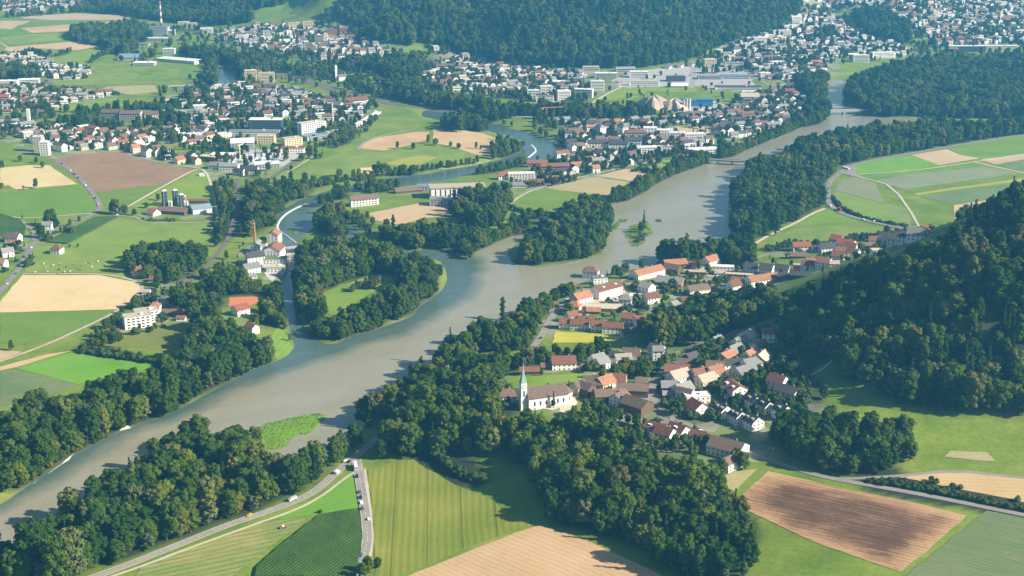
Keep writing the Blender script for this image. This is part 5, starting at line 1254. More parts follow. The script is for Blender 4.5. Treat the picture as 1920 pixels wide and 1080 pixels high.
for i, (h, r) in enumerate(((22, 3.6), (19, 3.2), (25, 4.0))):
    model('conifer', 'conifer_tree', crown_data(40 + i, h, r, 'cone', 17, 50, .8), trunk_data(h, .35, limbs=False), M_CONI, idx); idx += 1
for i, (h, r) in enumerate(((26, 3.2), (22, 2.8))):
    model('poplar', 'poplar_tree', crown_data(50 + i, h, r, 'column', 12, 60, .8), trunk_data(h, .35, limbs=False), M_LEAF, idx); idx += 1
for i, (h, r) in enumerate(((4.2, 2.6), (3.4, 2.2))):
    model('bush', 'shrub', crown_data(60 + i, h, r, 'low', 7, 40, .7), trunk_data(h, .1, limbs=False), M_BUSH, idx); idx += 1
for i, (h, r) in enumerate(((14, 5.4), (12, 4.6))):
    model('willow', 'willow_tree', crown_data(70 + i, h, r, 'round', 13, 80, .9, .10), trunk_data(h, .3), M_WILL, idx); idx += 1
model('gold', 'autumn_tree', crown_data(80, 17, 6.2, 'round', 14, 80), trunk_data(17, .4), M_GOLD, idx); idx += 1
model('yellow', 'autumn_tree', crown_data(81, 20, 4.6, 'round', 15, 80), trunk_data(20, .4), leafmat('yellowing_leaves', [(0, (.20, .19, .02)), (1, (.28, .24, .03))]), idx); idx += 1
HK = dict(yellow=20, broadleaf=19.5, conifer=22, poplar=24, bush=3.8, willow=13, gold=17)
WOODS = [
 ('riverbank wood of the far bank, lower left', """0,768 30,757 75,744 110,745 150,727 205,706 262,698 300,678 330,662 352,642 355,618 368,600 362,582 400,583 430,598 458,612 500,640 515,652 514,674 480,694 422,724 375,751 300,789 240,809 150,851 110,876 60,909 0,945""", 8.0, .05, 19, 'bbbbbbbbbw'),
 ('big wood between river and road, lower left', """-20,1005 50,982 95,945 125,930 185,912 190,872 215,860 240,838 290,818 320,802 380,790 440,784 480,790 506,812 512,850 530,872 560,858 600,838 640,810 700,800 728,812 685,838 655,858 626,885 592,914 545,935 475,962 425,982 325,1024 245,1056 180,1085 -20,1090""", 8.2, .10, 21, 'bbbbbbbpwc'),
 ('wooded slope below the church', """640,815 655,785 680,757 712,735 752,727 768,680 812,668 825,640 850,625 880,640 905,660 945,655 950,700 935,725 932,760 985,775 1050,782 1080,765 1150,780 1200,800 1225,840 1262,846 1300,858 1342,872 1360,900 1390,935 1425,985 1432,1015 1400,1045 1420,1085 1265,1085 1235,1060 1215,1025 1170,1010 1140,1000 1085,985 1022,972 1020,930 1000,885 950,850 880,848 820,852 790,850 725,856 692,866 690,845 728,815 700,800""", 8.0, .12, 19, 'bbbbbbbbwc'),
 ('wooded hill on the right', """1960,335 1920,348 1885,362 1865,372 1840,382 1807,402 1802,417 1765,432 1740,444 1690,467 1640,479 1602,489 1547,512 1490,536 1440,560 1450,600 1462,640 1500,655 1560,682 1590,705 1640,732 1715,762 1790,771 1865,777 1960,778""", 8.6, .10, 20, 'bbbbbbbccw'),
 ('grove beside the lane, right', """1440,795 1470,776 1530,770 1600,776 1660,780 1705,790 1718,822 1712,858 1680,884 1655,892 1600,889 1540,882 1500,862 1460,842""", 8.4, .05, 19, 'bbbbbbbbbb'),
 ('wooded strip between the two villages', """1207,642 1205,605 1230,583 1270,576 1290,566 1320,556 1390,545 1450,542 1460,600 1390,608 1345,630 1300,648 1240,652""", 8.2, .05, 19, 'bbbbbbbbbb'),
 ('tree belt below the yellow field', """955,690 950,662 985,648 1030,648 1080,640 1130,638 1172,650 1178,676 1120,682 1060,676 1000,696""", 8.0, .05, 14, 'bbbbbbbbbb'),
 ('trees along the village river edge', """872,645 882,605 925,602 948,612 960,590 975,572 1010,553 1040,536 1072,524 1085,540 1060,562 1035,590 1015,622 1000,652 965,655 940,655 905,660""", 8.0, .10, 16, 'bbbbbbbbbb'),
 ('trees behind the orange barn', """1122,522 1135,500 1180,490 1232,485 1236,500 1200,508 1160,520""", 8.0, .15, 14, 'bbbbbbbbbc'),
 ('tall trees at the water by the village', """1235,492 1238,460 1262,450 1300,453 1335,455 1362,440 1400,440 1425,470 1412,492 1370,497 1330,492 1290,490""", 8.0, .15, 19, 'bbbbbbbbcp'),
 ('long wood along the right river bank', """1362,445 1366,405 1362,358 1372,335 1392,316 1422,294 1462,287 1500,260 1555,250 1600,241 1650,234 1720,229 1840,225 1960,222 1960,247 1802,266 1690,286 1615,300 1583,308 1555,328 1543,346 1544,384 1515,400 1480,424 1425,452""", 8.6, .06, 19, 'bbbbbbbbbp'),
 ('large far wood on the right', """1580,172 1600,142 1650,122 1720,106 1850,100 1960,96 1960,221 1760,219 1640,216 1605,203 1583,190""", 9.5, .05, 20, 'bbbbbbbbbb'),
 ('wood on the outer bend of the brown river', """1360,292 1380,272 1440,250 1500,215 1520,190 1500,165 1480,140 1545,130 1560,150 1548,170 1556,205 1550,222 1500,244 1440,266 1372,296 1350,296""", 9.0, .10, 18, 'bbbbbbbbbb'),
 ('tree row on the bank before the bridge', """1137,394 1140,368 1170,350 1200,338 1240,323 1280,305 1300,285 1328,278 1332,305 1310,314 1270,330 1230,350 1205,364 1175,380 1150,387""", 8.6, .10, 16, 'bbbbbbbbbw'),
 ('wood on the tongue between the rivers', """955,492 962,468 990,447 1035,432 1048,405 1062,380 1088,370 1110,368 1138,376 1144,402 1146,432 1138,462 1130,479 1100,488 1045,498 1005,502""", 8.4, .02, 19, 'bbbbbbbbbb'),
 ('wood on the mill island', """553,472 575,452 600,440 640,450 700,446 740,460 782,484 818,494 838,512 832,528 800,562 782,582 770,602 700,620 640,641 615,648 590,626 562,602 552,560 552,520""", 8.2, .10, 18, 'bbbbbbbbbw'),
 ('wood above the mill pond', """572,425 567,402 578,388 602,380 650,378 662,400 660,430 648,447 620,440 596,428""", 8.4, .05, 17, 'bbbbbbbbbb'),
 ('wood below the peninsula field', """690,432 722,412 765,420 800,414 850,420 915,428 935,440 922,455 900,470 880,490 850,478 820,466 790,468 740,458 700,450""", 8.4, .12, 17, 'bbbbbbbbbp'),
 ('trees before the factory hall', """842,392 850,362 880,352 930,350 950,345 962,368 948,400 935,425 905,432 870,425 852,410""", 8.2, .05, 19, 'bbbbbbbbpp'),
 ('trees along the clear river', """492,352 520,345 600,345 645,330 700,318 760,318 840,306 880,300 900,310 860,318 780,342 720,354 660,366 600,384 545,385 520,402 500,400""", 8.6, .15, 16, 'bbbbbbbbbp'),
 ('trees on the mill railway bank', """460,335 485,332 520,348 520,385 516,420 522,440 500,448 482,452 466,458 458,430 458,380""", 8.4, .12, 16, 'bbbbbbbbbb'),
 ('grove above the big stubble field', """228,495 235,470 262,457 300,456 350,450 376,456 392,474 402,490 380,508 340,520 300,535 272,520 245,508""", 8.2, .08, 16, 'bbbbbbbbbb'),
 ('trees around the tennis court', """378,545 392,525 430,498 455,508 470,520 545,528 548,556 500,560 490,550 425,552 400,566""", 8.4, .15, 16, 'bbbbbbbbbb'),
 ('trees at the channel mouth', """482,572 538,568 545,600 540,625 520,612 500,602 478,605""", 8.4, .15, 14, 'bbbbbbbbbw'),
 ('trees behind the apartment block', """292,558 345,538 388,542 402,568 372,600 345,602 322,584""", 8.4, .15, 15, 'bbbbbbbbbb'),
 ('shrubby garden trees by the pale track', """118,650 150,648 180,612 225,578 268,548 285,556 262,585 222,620 218,642 200,650 150,660 118,662""", 7.5, .2, 9, 'bbbbbbb'),
 ('tree clump at the left picture edge', """0,642 30,636 52,646 46,655 0,655""", 7.5, .1, 9, 'bbb'),
 ('trees on the railway slope', """398,345 425,330 445,345 448,380 446,420 436,432 405,445 400,420 408,380""", 8.6, .3, 13, 'bbbbb'),
 ('wooded mountain in the background', """575,48 600,20 640,-10 1500,-10 1500,25 1440,62 1340,92 1300,112 1200,125 1100,127 960,119 860,98 830,82 760,84 700,76 640,58""", 10.0, .03, 20, 'bbbbbbbbbc'),
 ('wood on the upper left ridge', """205,-10 560,-10 535,8 470,18 478,40 430,45 400,46 340,42 262,34 230,26 150,22 60,30 0,32 0,20 120,14""", 10.5, .06, 20, 'bbbbbbbbc'),
 ('wood beside the chimney plant', """122,68 135,48 190,42 250,36 290,48 292,66 275,80 235,100 260,108 230,104 190,86 150,80""", 9.5, .05, 18, 'bbbbbbbb'),
 ('wood in the middle of the town', """620,112 690,100 760,92 800,100 795,130 782,160 800,176 900,182 985,196 960,216 900,244 840,218 790,196 742,185 700,162 745,152 712,136 650,130""", 9.5, .08, 19, 'bbbbbbbbbb'),
 ('wood behind the highway', """960,192 1030,192 1110,194 1185,192 1215,200 1250,212 1240,219 1100,223 960,219""", 9.5, .10, 17, 'bbbbbb'),
 ('trees behind the barracks', """100,236 110,218 160,206 215,190 300,186 320,196 355,226 360,238 330,246 250,248 160,246""", 9.5, .12, 16, 'bbbbbbp'),
 ('wood at the far left edge', """0,122 50,112 82,134 70,152 0,146""", 9.5, .1, 18, 'bbbb'),
 ('wood at the upper river bend', """340,80 380,84 412,92 440,100 500,108 520,128 505,140 455,152 445,140 425,126 400,110 375,112 330,100""", 9.5, .12, 18, 'bbbbbb'),
 ('grove in the far eastern suburb', """1510,64 1535,50 1575,50 1608,70 1600,86 1555,88""", 9.5, .06, 17, 'bbbbb'),
 ('dark grove below the green spire', """1595,18 1640,12 1680,28 1712,44 1705,66 1712,80 1660,78 1620,62""", 9.5, .05, 18, 'bbbbb'),
 ('grove right of the green spire', """1800,62 1840,40 1880,48 1895,66 1870,74 1815,72""", 9.5, .1, 17, 'bbbb'),
 ('trees behind the village barns', '1122,714 1128,690 1160,678 1200,662 1218,680 1228,700 1200,722 1160,726 1130,722', 8.2, .1, 14, 'bbbbbbbbbc'),
 ('trees between the school pavilions', '285,200 325,172 395,166 470,142 482,165 445,200 400,238 355,228 300,224', 9.5, .5, 15, 'bbbbbbp'),
 ('trees by the station', '500,112 620,112 650,132 700,165 690,178 640,150 560,140 505,132', 9.5, .45, 14, 'bbbbbb'),
 ('wood on the upper river', '395,160 330,112 300,105 240,108 290,92 345,96 380,88 420,90 450,120 470,140 450,160 440,165', 9.5, .15, 15, 'bbbbbb'),
 ('wood inside the far river bend', '918,262 960,258 990,268 988,292 950,302 925,298', 9.0, .15, 14, 'bbbbbb'),
 ('dark wood over the upper river', '826,216 900,205 965,226 1005,240 985,252 930,244 860,246 828,240', 9.0, .1, 17, 'bbbbbb'),
 ('tree strip at the highway ramp', """1340,215 1370,200 1400,205 1480,185 1480,196 1400,216""", 9.5, .3, 9, 'bbbb'),
]
TREES = []      # x, y, z, scale, rot, kind, variant, wood
TG = {}
def treg(x, y): TG[(int(x // 12), int(y // 12))] = TG.get((int(x // 12), int(y // 12)), 0) + 1
def add_trees(wood, P, sp, gap, hh, mix, bot=.12, top=.84):
    q = hit(P[:, 0], np.clip(P[:, 1], -5, 1200)); x0, x1 = q[:, 0].min() - 30, q[:, 0].max() + 30; y0, y1 = q[:, 1].min() - 60, q[:, 1].max() + 60
    if wood.startswith('wooded hill'): y1 = min(y1, 1720)
    if wood.startswith('wooded mountain'): y0, y1 = 2850, 3900; x0, x1 = -900, 950
    xs = np.arange(x0, x1, sp); ys = np.arange(y0, y1, sp * .9); X, Y = np.meshgrid(xs, ys); X = X + (np.arange(len(ys)) % 2)[:, None] * sp / 2
    X = (X + rng.uniform(-.36, .36, X.shape) * sp).ravel(); Y = (Y + rng.uniform(-.36, .36, Y.shape) * sp).ravel()
    Z = H(X, Y); sc = hh / 19.5 * (.62 + .78 * rng.beta(2.2, 2.6, X.shape))
    u1, v1 = project(X, Y, Z + 19.5 * sc * top); u0, v0 = project(X, Y, Z + 19.5 * sc * bot)
    ok = inpoly(u1, v1, P) & inpoly(u0, v0, P) & (sdf(X, Y) > .8) & (rng.random(X.shape) > gap)
    for x, y, z, s in zip(X[ok], Y[ok], Z[ok], sc[ok]):
        if not clear_of(x, y, 3.0) or on_road(x, y, 3.2): continue
        st_ = math.sin(x / 62 + 2 * math.sin(y / 80)) * math.cos(y / 55 + x / 130); c = random.choice(mix)
        if 'c' in mix and st_ > .72 and random.random() < .75: c = 'c'
        if st_ < -.6: s *= .8
        kd = {'b': 'broadleaf', 'c': 'conifer', 'p': 'poplar', 'w': 'willow'}[c]
        TREES.append((x, y, z, s * (1 if kd != 'willow' else 1.0), random.uniform(0, 6.28), kd, random.randrange(len(KIND[kd])), wood)); treg(x, y)
for wd, P, sp, gap, hh, mix in WOODS: add_trees(wd, pts(P), sp * 1.16, gap, hh * 1.08, mix)
# rows of trees and hedges along lines
def row(P, sp, hh, wood, kd='broadleaf', jit=1.2):
    Q = dense(hit(P[:, 0], P[:, 1]), 2.0); L = np.concatenate([[0], np.cumsum(np.hypot(*np.diff(Q, axis=0).T))])
    d = 0.0
    while d < L[-1]:
        x = np.interp(d, L, Q[:, 0]) + random.uniform(-jit, jit); y = np.interp(d, L, Q[:, 1]) + random.uniform(-jit, jit); d += sp * random.uniform(.7, 1.3)
        if sdf(x, y) < .8 or on_road(x, y, 1.0): continue
        s = hh / HK[kd] * random.uniform(.75, 1.2); TREES.append((x, y, float(H(x, y)), s, random.uniform(0, 6.3), kd, random.randrange(len(KIND[kd])), wood)); treg(x, y)
for P, sp, hh, wd, kd in (
 ("150,662 180,666 220,672 260,678 300,683", 3.2, 5.5, 'long hedge above the bright green field', 'bush'), ("150,658 200,664 262,672", 6, 7, 'long hedge above the bright green field', 'broadleaf'),
 ("808,845 830,868 850,885 870,897 895,905", 2.6, 5.5, 'thick hedge pointing into the shaded meadow', 'bush'), ("812,852 835,872 860,888 888,900", 3.6, 6.5, 'thick hedge pointing into the shaded meadow', 'broadleaf'),
 ("1630,905 1680,912 1740,922 1815,935 1870,948 1925,958", 2.2, 3.6, 'low hedge beside the lane at the brown field', 'bush'), ("1655,903 1720,914 1800,928", 4, 4.0, 'low hedge beside the lane at the brown field', 'bush'),
 ("1562,372 1575,388 1600,402 1640,414 1700,425 1750,430", 2.6, 3.2, 'hedge on the inner side of the curving road', 'bush'),
 ("700,322 760,326 830,316 900,306", 8, 11, 'trees along the clear river', 'broadleaf'), ("945,300 925,305 905,312", 7, 9, 'trees along the clear river', 'broadleaf'),
 ("945,296 960,288 985,275 990,262 975,254", 7, 9, 'trees along the clear river', 'broadleaf'), ("935,262 960,268 970,280", 7, 9, 'trees along the clear river', 'willow'),
 ("1185,322 1210,320 1230,326 1255,328", 3.0, 5, 'hedge below the small green field', 'bush'), ("1010,505 1030,503 1050,500", 4, 4, 'shrubs at the tip of the river tongue', 'bush'),
 ("965,492 985,498 1010,503 1040,502", 3, 4.5, 'shrubs at the tip of the river tongue', 'bush'), ("660,548 680,540 700,532 715,530 690,545", 5, 9, 'trees between the island meadows', 'broadleaf'),
 ("560,360 600,350 660,338 720,330 790,328", 9, 13, 'trees along the clear river', 'broadleaf'), ("1440,470 1500,460 1560,458 1640,445 1700,440", 4, 5, 'hedge and shrubs above the hamlet', 'bush'),
 ("1440,466 1490,462", 6, 8, 'hedge and shrubs above the hamlet', 'broadleaf'), ("1552,470 1600,455 1660,442 1700,438", 7, 9, 'hedge and shrubs above the hamlet', 'broadleaf'),
 ("405,350 412,380 418,410 415,440 410,455", 7, 9, 'trees on the railway slope', 'broadleaf'), ("1192,455 1205,452 1210,440", 3, 4, 'shrubs on the small river island', 'willow'),
 ("0,104 40,102 90,106 95,100", 7, 9, 'wood at the far left edge', 'broadleaf'), ("170,119 180,112 195,104 212,100", 7, 11, 'trees on the far green slope', 'broadleaf'),
 ("40,104 60,98 85,102", 7, 10, 'trees on the far green slope', 'broadleaf'), ("106,106 118,102 132,98", 7, 10, 'trees on the far green slope', 'broadleaf'),
 ("960,345 985,350 1000,352", 6, 9, 'trees before the factory hall', 'broadleaf'), ("955,392 975,397 1010,404 1045,408 1060,395", 5, 6, 'hedge below the dark green field', 'bush'),
 ("962,425 980,415 1005,410 1022,412", 7, 14, 'trees below the dark green field', 'broadleaf'), ("940,440 965,432 985,425", 9, 13, 'trees below the dark green field', 'broadleaf'),
 ("1080,782 1120,778 1160,790 1200,800", 7, 12, 'wooded slope below the church', 'broadleaf'), ("1360,960 1400,990 1415,1020", 6, 9, 'wooded slope below the church', 'broadleaf'),
 ("1150,382 1175,376 1205,360 1230,345 1272,325 1310,311 1328,304", 5.5, 15, 'tree row on the bank before the bridge', 'broadleaf'), ("1150,374 1178,368 1205,352 1230,338 1272,318 1310,305", 7, 14, 'tree row on the bank before the bridge', 'broadleaf'),
 ("1350,298 1372,294 1440,264 1497,241 1540,231 1552,220", 5.5, 15, 'wood on the outer bend of the brown river', 'broadleaf'), ("892,471 930,454 958,441", 6, 13, 'wood below the peninsula field', 'broadleaf'),
 ("878,489 850,475 818,463", 6, 15, 'wood below the peninsula field', 'broadleaf'), ("835,542 825,546 803,562 778,580 757,599 725,609 695,620 667,627 636,640", 6, 13, 'wood on the mill island', 'broadleaf'),
 ("600,256 640,240 665,243 640,262 610,275", 6, 12, 'trees on the industrial embankment', 'broadleaf'), ("605,268 625,262 650,250", 6, 13, 'trees on the industrial embankment', 'broadleaf'),
 ("690,364 760,352 840,341 900,327 950,318 985,310", 6, 13, 'trees along the clear river', 'broadleaf'), ("600,362 650,350 700,340 760,332 820,324 870,313", 7, 14, 'trees along the clear river', 'broadleaf'),
 ("480,845 500,870 515,885", 6, 12, 'big wood between river and road, lower left', 'broadleaf'),
 ("60,900 90,878 130,852 200,822 260,797", 5, 7, 'riverbank wood of the far bank, lower left', 'broadleaf'), ("300,783 360,756 420,722 480,692 515,676", 5, 8, 'riverbank wood of the far bank, lower left', 'broadleaf')):
    row(pts(P), sp, hh, wd, kd)
# town and village garden trees
def sprinkle(P, n, hh, wood, kinds=('broadleaf', 'broadleaf', 'broadleaf', 'conifer'), pad=2.2, lo=.6, hi=1.3):
    Q = toW(P, 10.0); x0, x1, y0, y1 = Q[:, 0].min(), Q[:, 0].max(), Q[:, 1].min(), Q[:, 1].max(); k = t = 0
    while k < n and t < n * 40:
        t += 1; x, y = random.uniform(x0, x1), random.uniform(y0, y1); z = float(H(x, y)); u_, v_ = project(x, y, z)
        if not inpoly(np.array([u_]), np.array([v_]), P)[0] or sdf(x, y) < 2 or on_road(x, y, 2) or not clear_of(x, y, pad): continue
        kd = random.choice(kinds); TREES.append((x, y, z, hh / HK[kd] * random.uniform(lo, hi), random.uniform(0, 6.3), kd, random.randrange(len(KIND[kd])), wood)); treg(x, y); k += 1
for dist, P, n, roofs, lay in TOWN: sprinkle(pts(P), int(n * 3.0), 9.0, 'garden trees of ' + dist, pad=1.0)
sprinkle(pts("380,235 700,160 710,240 600,300 520,335 400,330"), 260, 11, 'trees in the industrial quarter'); sprinkle(pts("1100,130 1420,120 1440,210 1300,215 1120,200"), 70, 8, 'trees in the halls quarter')
sprinkle(pts("965,185 1000,150 1110,160 1110,192 1000,192"), 120, 12, 'trees between the apartment towers'); sprinkle(pts("230,60 420,45 520,110 500,200 330,260 300,180 400,120 220,120"), 330, 13, 'trees of the upper left town')
sprinkle(pts("1000,228 1340,205 1500,150 1530,200 1440,262 1340,300 1180,318 1000,350"), 330, 11, 'trees of the riverside town')
sprinkle(pts("0,215 480,190 480,330 300,270 0,262"), 320, 12, 'trees of the quarter above the ploughed field')
sprinkle(pts("455,355 540,335 620,330 560,370 520,395 470,420"), 60, 12, 'trees along the clear river'); sprinkle(pts("1440,0 1930,0 1930,100 1700,108 1520,130 1340,110"), 700, 12, 'trees of the eastern suburb')
sprinkle(pts("390,95 620,100 800,110 790,180 700,190 520,150 440,160"), 380, 13, 'trees behind the station'); sprinkle(pts("780,85 960,125 1110,135 1000,190 800,180"), 240, 12, 'trees of the mountain foot suburb')
sprinkle(pts("1360,90 1300,120 1250,128 1330,140 1480,130 1540,135 1560,110 1450,100"), 130, 12, 'trees of the eastern suburb')
sprinkle(pts("270,530 400,505 440,480 500,470 540,520 545,560 480,620 400,590 330,600 250,600"), 110, 12, 'trees around the tennis court', ('broadleaf', 'broadleaf', 'willow'))
sprinkle(pts("395,335 440,330 440,440 395,500 405,440"), 45, 8, 'trees on the railway slope', ('broadleaf', 'bush')); sprinkle(pts("425,440 470,400 460,470 430,505 400,530 410,490"), 16, 7, 'trees on the railway slope')
sprinkle(pts("225,408 262,405 340,404 330,416 270,416"), 12, 3, 'farm garden shrubs', ('bush',)); sprinkle(pts("640,400 700,392 700,440 665,440 655,415"), 22, 10, 'trees above the mill pond')
sprinkle(pts("930,430 1060,408 1060,440 990,450 950,450"), 26, 10, 'trees below the dark green field')
VILL_ = 0
VILL = [("1225,690 1300,655 1440,625 1480,640 1520,740 1490,800 1400,830 1300,800 1230,770", 380), ("1180,790 1300,795 1345,820 1420,860 1400,890 1340,890 1260,850 1200,840", 34), ("960,700 1090,690 1230,650 1225,720 1150,740 1080,735", 26),
        ("1040,590 1075,545 1150,530 1340,505 1390,545 1240,580 1200,610 1190,635 1040,620", 95), ("1300,495 1560,470 1760,430 1700,465 1560,505 1420,545 1330,530", 75), ("930,740 960,735 970,765 1060,790 1100,770 1200,790 1190,800 930,780", 30), ("40,440 130,425 150,440 70,470 60,500 0,520 0,450", 34), ("150,655 260,600 330,570 340,600 290,625 180,650", 20)]
vill_start = len(TREES)
for P, n in VILL: sprinkle(pts(P), n, 6.5, 'village garden trees', ('broadleaf', 'broadleaf', 'bush', 'bush', 'bush', 'broadleaf', 'conifer'), pad=.6, lo=.5, hi=1.4)
# open ground, water and buildings that stand free of trees
OPEN = [pts(q) for q in ('404,120 440,120 454,157 408,157', '292,94 312,92 385,122 385,138 340,136 296,112', '196,207 300,205 300,221 196,223', "470,440 500,425 535,430 540,500 530,528 490,528 455,512 455,480", "425,553 486,553 490,575 470,602 440,602 425,578", "527,565 532,545 552,535 558,565 568,602 592,632 560,655 546,640 536,600",
 "521,402 575,386 598,390 590,420 570,438 540,470 522,440", "600,552 620,540 700,512 748,515 745,530 690,556 650,580 618,598 604,580", "430,440 443,400 444,345 456,345 453,400 447,440 416,480 396,505 384,500 410,470",
 "1262,668 1300,653 1345,630 1385,612 1425,604 1420,620 1385,627 1340,647 1300,666 1270,680", "224,590 288,575 290,622 226,626", "750,335 950,325 950,346 845,350 840,396 800,396 750,378", "652,360 695,358 695,392 652,392",
 "945,706 1000,702 1110,700 1095,716 1045,730 960,732", "512,622 524,612 540,632 550,650 540,666 515,674", "940,725 965,728 968,752 940,752", "985,700 1066,730 1064,758 1010,758 985,756")]
def in_open(t):
    h = HK[t[5]] * t[3]; c = []
    for f in (.05, .45, .9): c.append(project(t[0], t[1], t[2] + h * f))
    u_ = np.array([p[0] for p in c]); v_ = np.array([p[1] for p in c])
    for g in OPEN:
        if g[:, 0].min() - 3 < u_[0] < g[:, 0].max() + 3 and g[:, 1].min() - 40 < v_[0] < g[:, 1].max() + 60 and inpoly(u_, v_, g).any(): return True
    return False
TREES = [t for t in TREES if t[5] == 'bush' or t[7].startswith(('village', 'trees between the island')) or not in_open(t)]
# lone trees, each at its own spot: px py height kind label
LONE = """67 353 12 broadleaf wide dark tree standing alone on the pale stubble field
44 356 6 willow small grey bush-like tree left of the lone stubble field tree
80 315 11 broadleaf round tree at the upper end of the western road
68 306 10 broadleaf round tree just left of the road end tree
38 303 9 broadleaf slim dark tree on the upper left slope
4 315 9 broadleaf tree at the left edge above the stubble field
3 354 10 broadleaf dark tree at the left edge beside the stubble field
42 411 9 conifer thin dark tree at the track corner on the left
96 424 22 broadleaf tall dark tree of the farmhouse group by the western road
104 428 17 broadleaf second tall tree of the farmhouse group by the western road
78 446 17 broadleaf dark tree at the road fork, left of the farmhouse group
68 432 14 conifer dark spruce beside the side lane at the road fork
132 425 9 broadleaf round tree right of the farmhouse group
149 415 6 broadleaf small round tree by the western road
114 436 7 broadleaf round bush-like tree before the farmhouse group
217 402 19 broadleaf tall golden-green tree beside the farm lane
211 400 14 broadleaf dark tree just left of the tall golden-green tree
234 402 12 broadleaf leafy tree right of the tall golden-green tree
252 404 8 broadleaf small tree at the farm entrance
275 390 10 broadleaf wide tree left of the blue silos
297 376 9 broadleaf dark tree directly left of the tallest silo
146 464 5 broadleaf small tree at the foot of the maize strip
131 464 5 broadleaf bushy tree near the lone farmhouse
745 279 10 broadleaf round tree, leftmost in the row on the tan field
775 280 10 broadleaf round tree, second in the row on the tan field
803 269 12 broadleaf round tree, third in the row on the tan field
817 273 13 broadleaf dark tree right of the third tan field tree
845 275 8 broadleaf dark bushy tree before the field hut
860 279 12 broadleaf large tree beside the white field hut
893 279 10 broadleaf tree right of the white field hut
902 280 7 broadleaf small tree, rightmost near the field hut
637 331 12 broadleaf round dark tree at the lower meadow edge
1227 326 16 broadleaf big dark tree beside the small green field
1491 460 9 broadleaf round tree alone on the light meadow above the hamlet
1530 461 10 broadleaf round tree at the meadow edge above the hamlet
1545 747 12 broadleaf round tree alone on the sunlit meadow below the hill
1502 712 7 conifer small dark conifer on the slope below the hill
1487 705 13 broadleaf tall garden tree at the meadow corner, left one
1478 708 12 broadleaf tall garden tree beside the meadow corner tree
942 604 25 poplar tall slim poplar at the river village edge
960 606 14 broadleaf brownish tree right of the tall poplar
500 413 15 gold orange autumn tree beside the mill pond
1207 432 22 conifer tall ragged tree on the small river island
1202 436 14 broadleaf dense tree at the foot of the ragged island tree
1200 446 8 willow pale willow on the small river island
1196 455 7 willow grey-green willow at the near end of the river island
770 716 20 poplar slim poplar on the bank, leftmost of the pair
790 705 22 poplar slim poplar on the bank, right one of the pair
760 742 17 poplar short poplar at the water below the pair
1038 765 14 conifer dark pointed conifer before the church wall
1067 736 10 poplar slim green tree behind the church apse
1027 733 6 broadleaf small round tree on the church lawn
1240 690 15 conifer dark conifer by the village lane, left one
1248 672 14 conifer dark conifer by the village lane, right one
1265 672 10 conifer smaller conifer nearest the lane bend
1380 870 13 broadleaf big garden tree beside the large brown farmhouse
1392 880 13 broadleaf dense tree right of the large brown farmhouse
1300 872 11 broadleaf tree left of the large brown farmhouse
1352 895 14 broadleaf garden tree below the large brown farmhouse
690 1075 13 broadleaf brown-green tree at the lower end of the maize road
708 1065 9 broadleaf tree behind the one at the maize road end
678 1085 10 broadleaf tree at the bottom picture edge by the maize road
1514 510 11 conifer slim dark cypress, right one before the orange house
1542 512 11 conifer slim dark cypress beside the white orange-roofed house
1454 504 10 conifer dark small conifer behind the dark-roofed houses
1412 500 18 broadleaf very dark tall tree beside the hamlet meadow, left one
1402 498 17 broadleaf very dark tall tree beside the hamlet meadow, right one
1090 555 12 conifer dark conifer beside the big riverside house
588 262 8 broadleaf round tree on the green embankment edge
525 283 7 broadleaf dark tree below the cream office block
748 560 10 willow round bright tree at the island shore
640 598 12 willow pale willow at the lower island shore
545 640 6 willow pale shrubby willow on the lawn shore
552 630 6 willow second pale willow on the lawn shore
300 181 22 poplar slim dark poplar above the barracks
178 163 5 conifer tiny conifer beside the far lane
1745 905 4 bush small round bush, leftmost above the low hedge
1755 907 4 bush small round bush right of the leftmost hedge bush
1788 915 4 bush small round bush in the middle above the low hedge
1800 917 4 bush small round bush right of the middle hedge bush
1908 940 4 bush small round bush at the right end above the hedge
118 1042 19 yellow yellowing tree in the lower left wood, leftmost of three
131 1038 22 yellow tall yellowing tree in the lower left wood, middle of three
178 1046 20 yellow yellowing tree in the lower left wood, rightmost of three
216 1010 18 yellow yellow-green tree near the river side of the lower left wood
438 905 19 yellow olive-yellow tree at the upper end of the lower left wood
1655 650 17 yellow yellow-green crown high on the wooded hill
600 962 3 bush tiny dark bush beside the striped field"""
lone = []
for ln in LONE.splitlines():
    a = ln.split(' ', 4); lone.append((float(a[0]), float(a[1]), float(a[2]), a[3], a[4]))
NAMES = dict(broadleaf=('broadleaf_tree', 'tree'), conifer=('conifer_tree', 'conifer'), poplar=('poplar_tree', 'poplar'), bush=('shrub', 'shrub'), willow=('willow_tree', 'willow'), gold=('autumn_tree', 'tree'), yellow=('autumn_tree', 'tree'))
def tree_thing(x, y, z, s, rot, kd, vi, label, group=None):
    cm, tm, _ = KIND[kd][vi]; nm, cat = NAMES[kd]
    o = root(nm, (x, y, z), rot, label, cat, group); o.scale = (s, s, s * random.uniform(.92, 1.1))
    obj('crown', cm, o); obj('trunk', tm, o); return o
for px, py, hh, kd, lab in lone:
    x, y, z = at(px, py); tree_thing(x, y, z, hh / HK[kd], random.uniform(0, 6.3), kd, random.randrange(len(KIND[kd])), lab); treg(x, y)
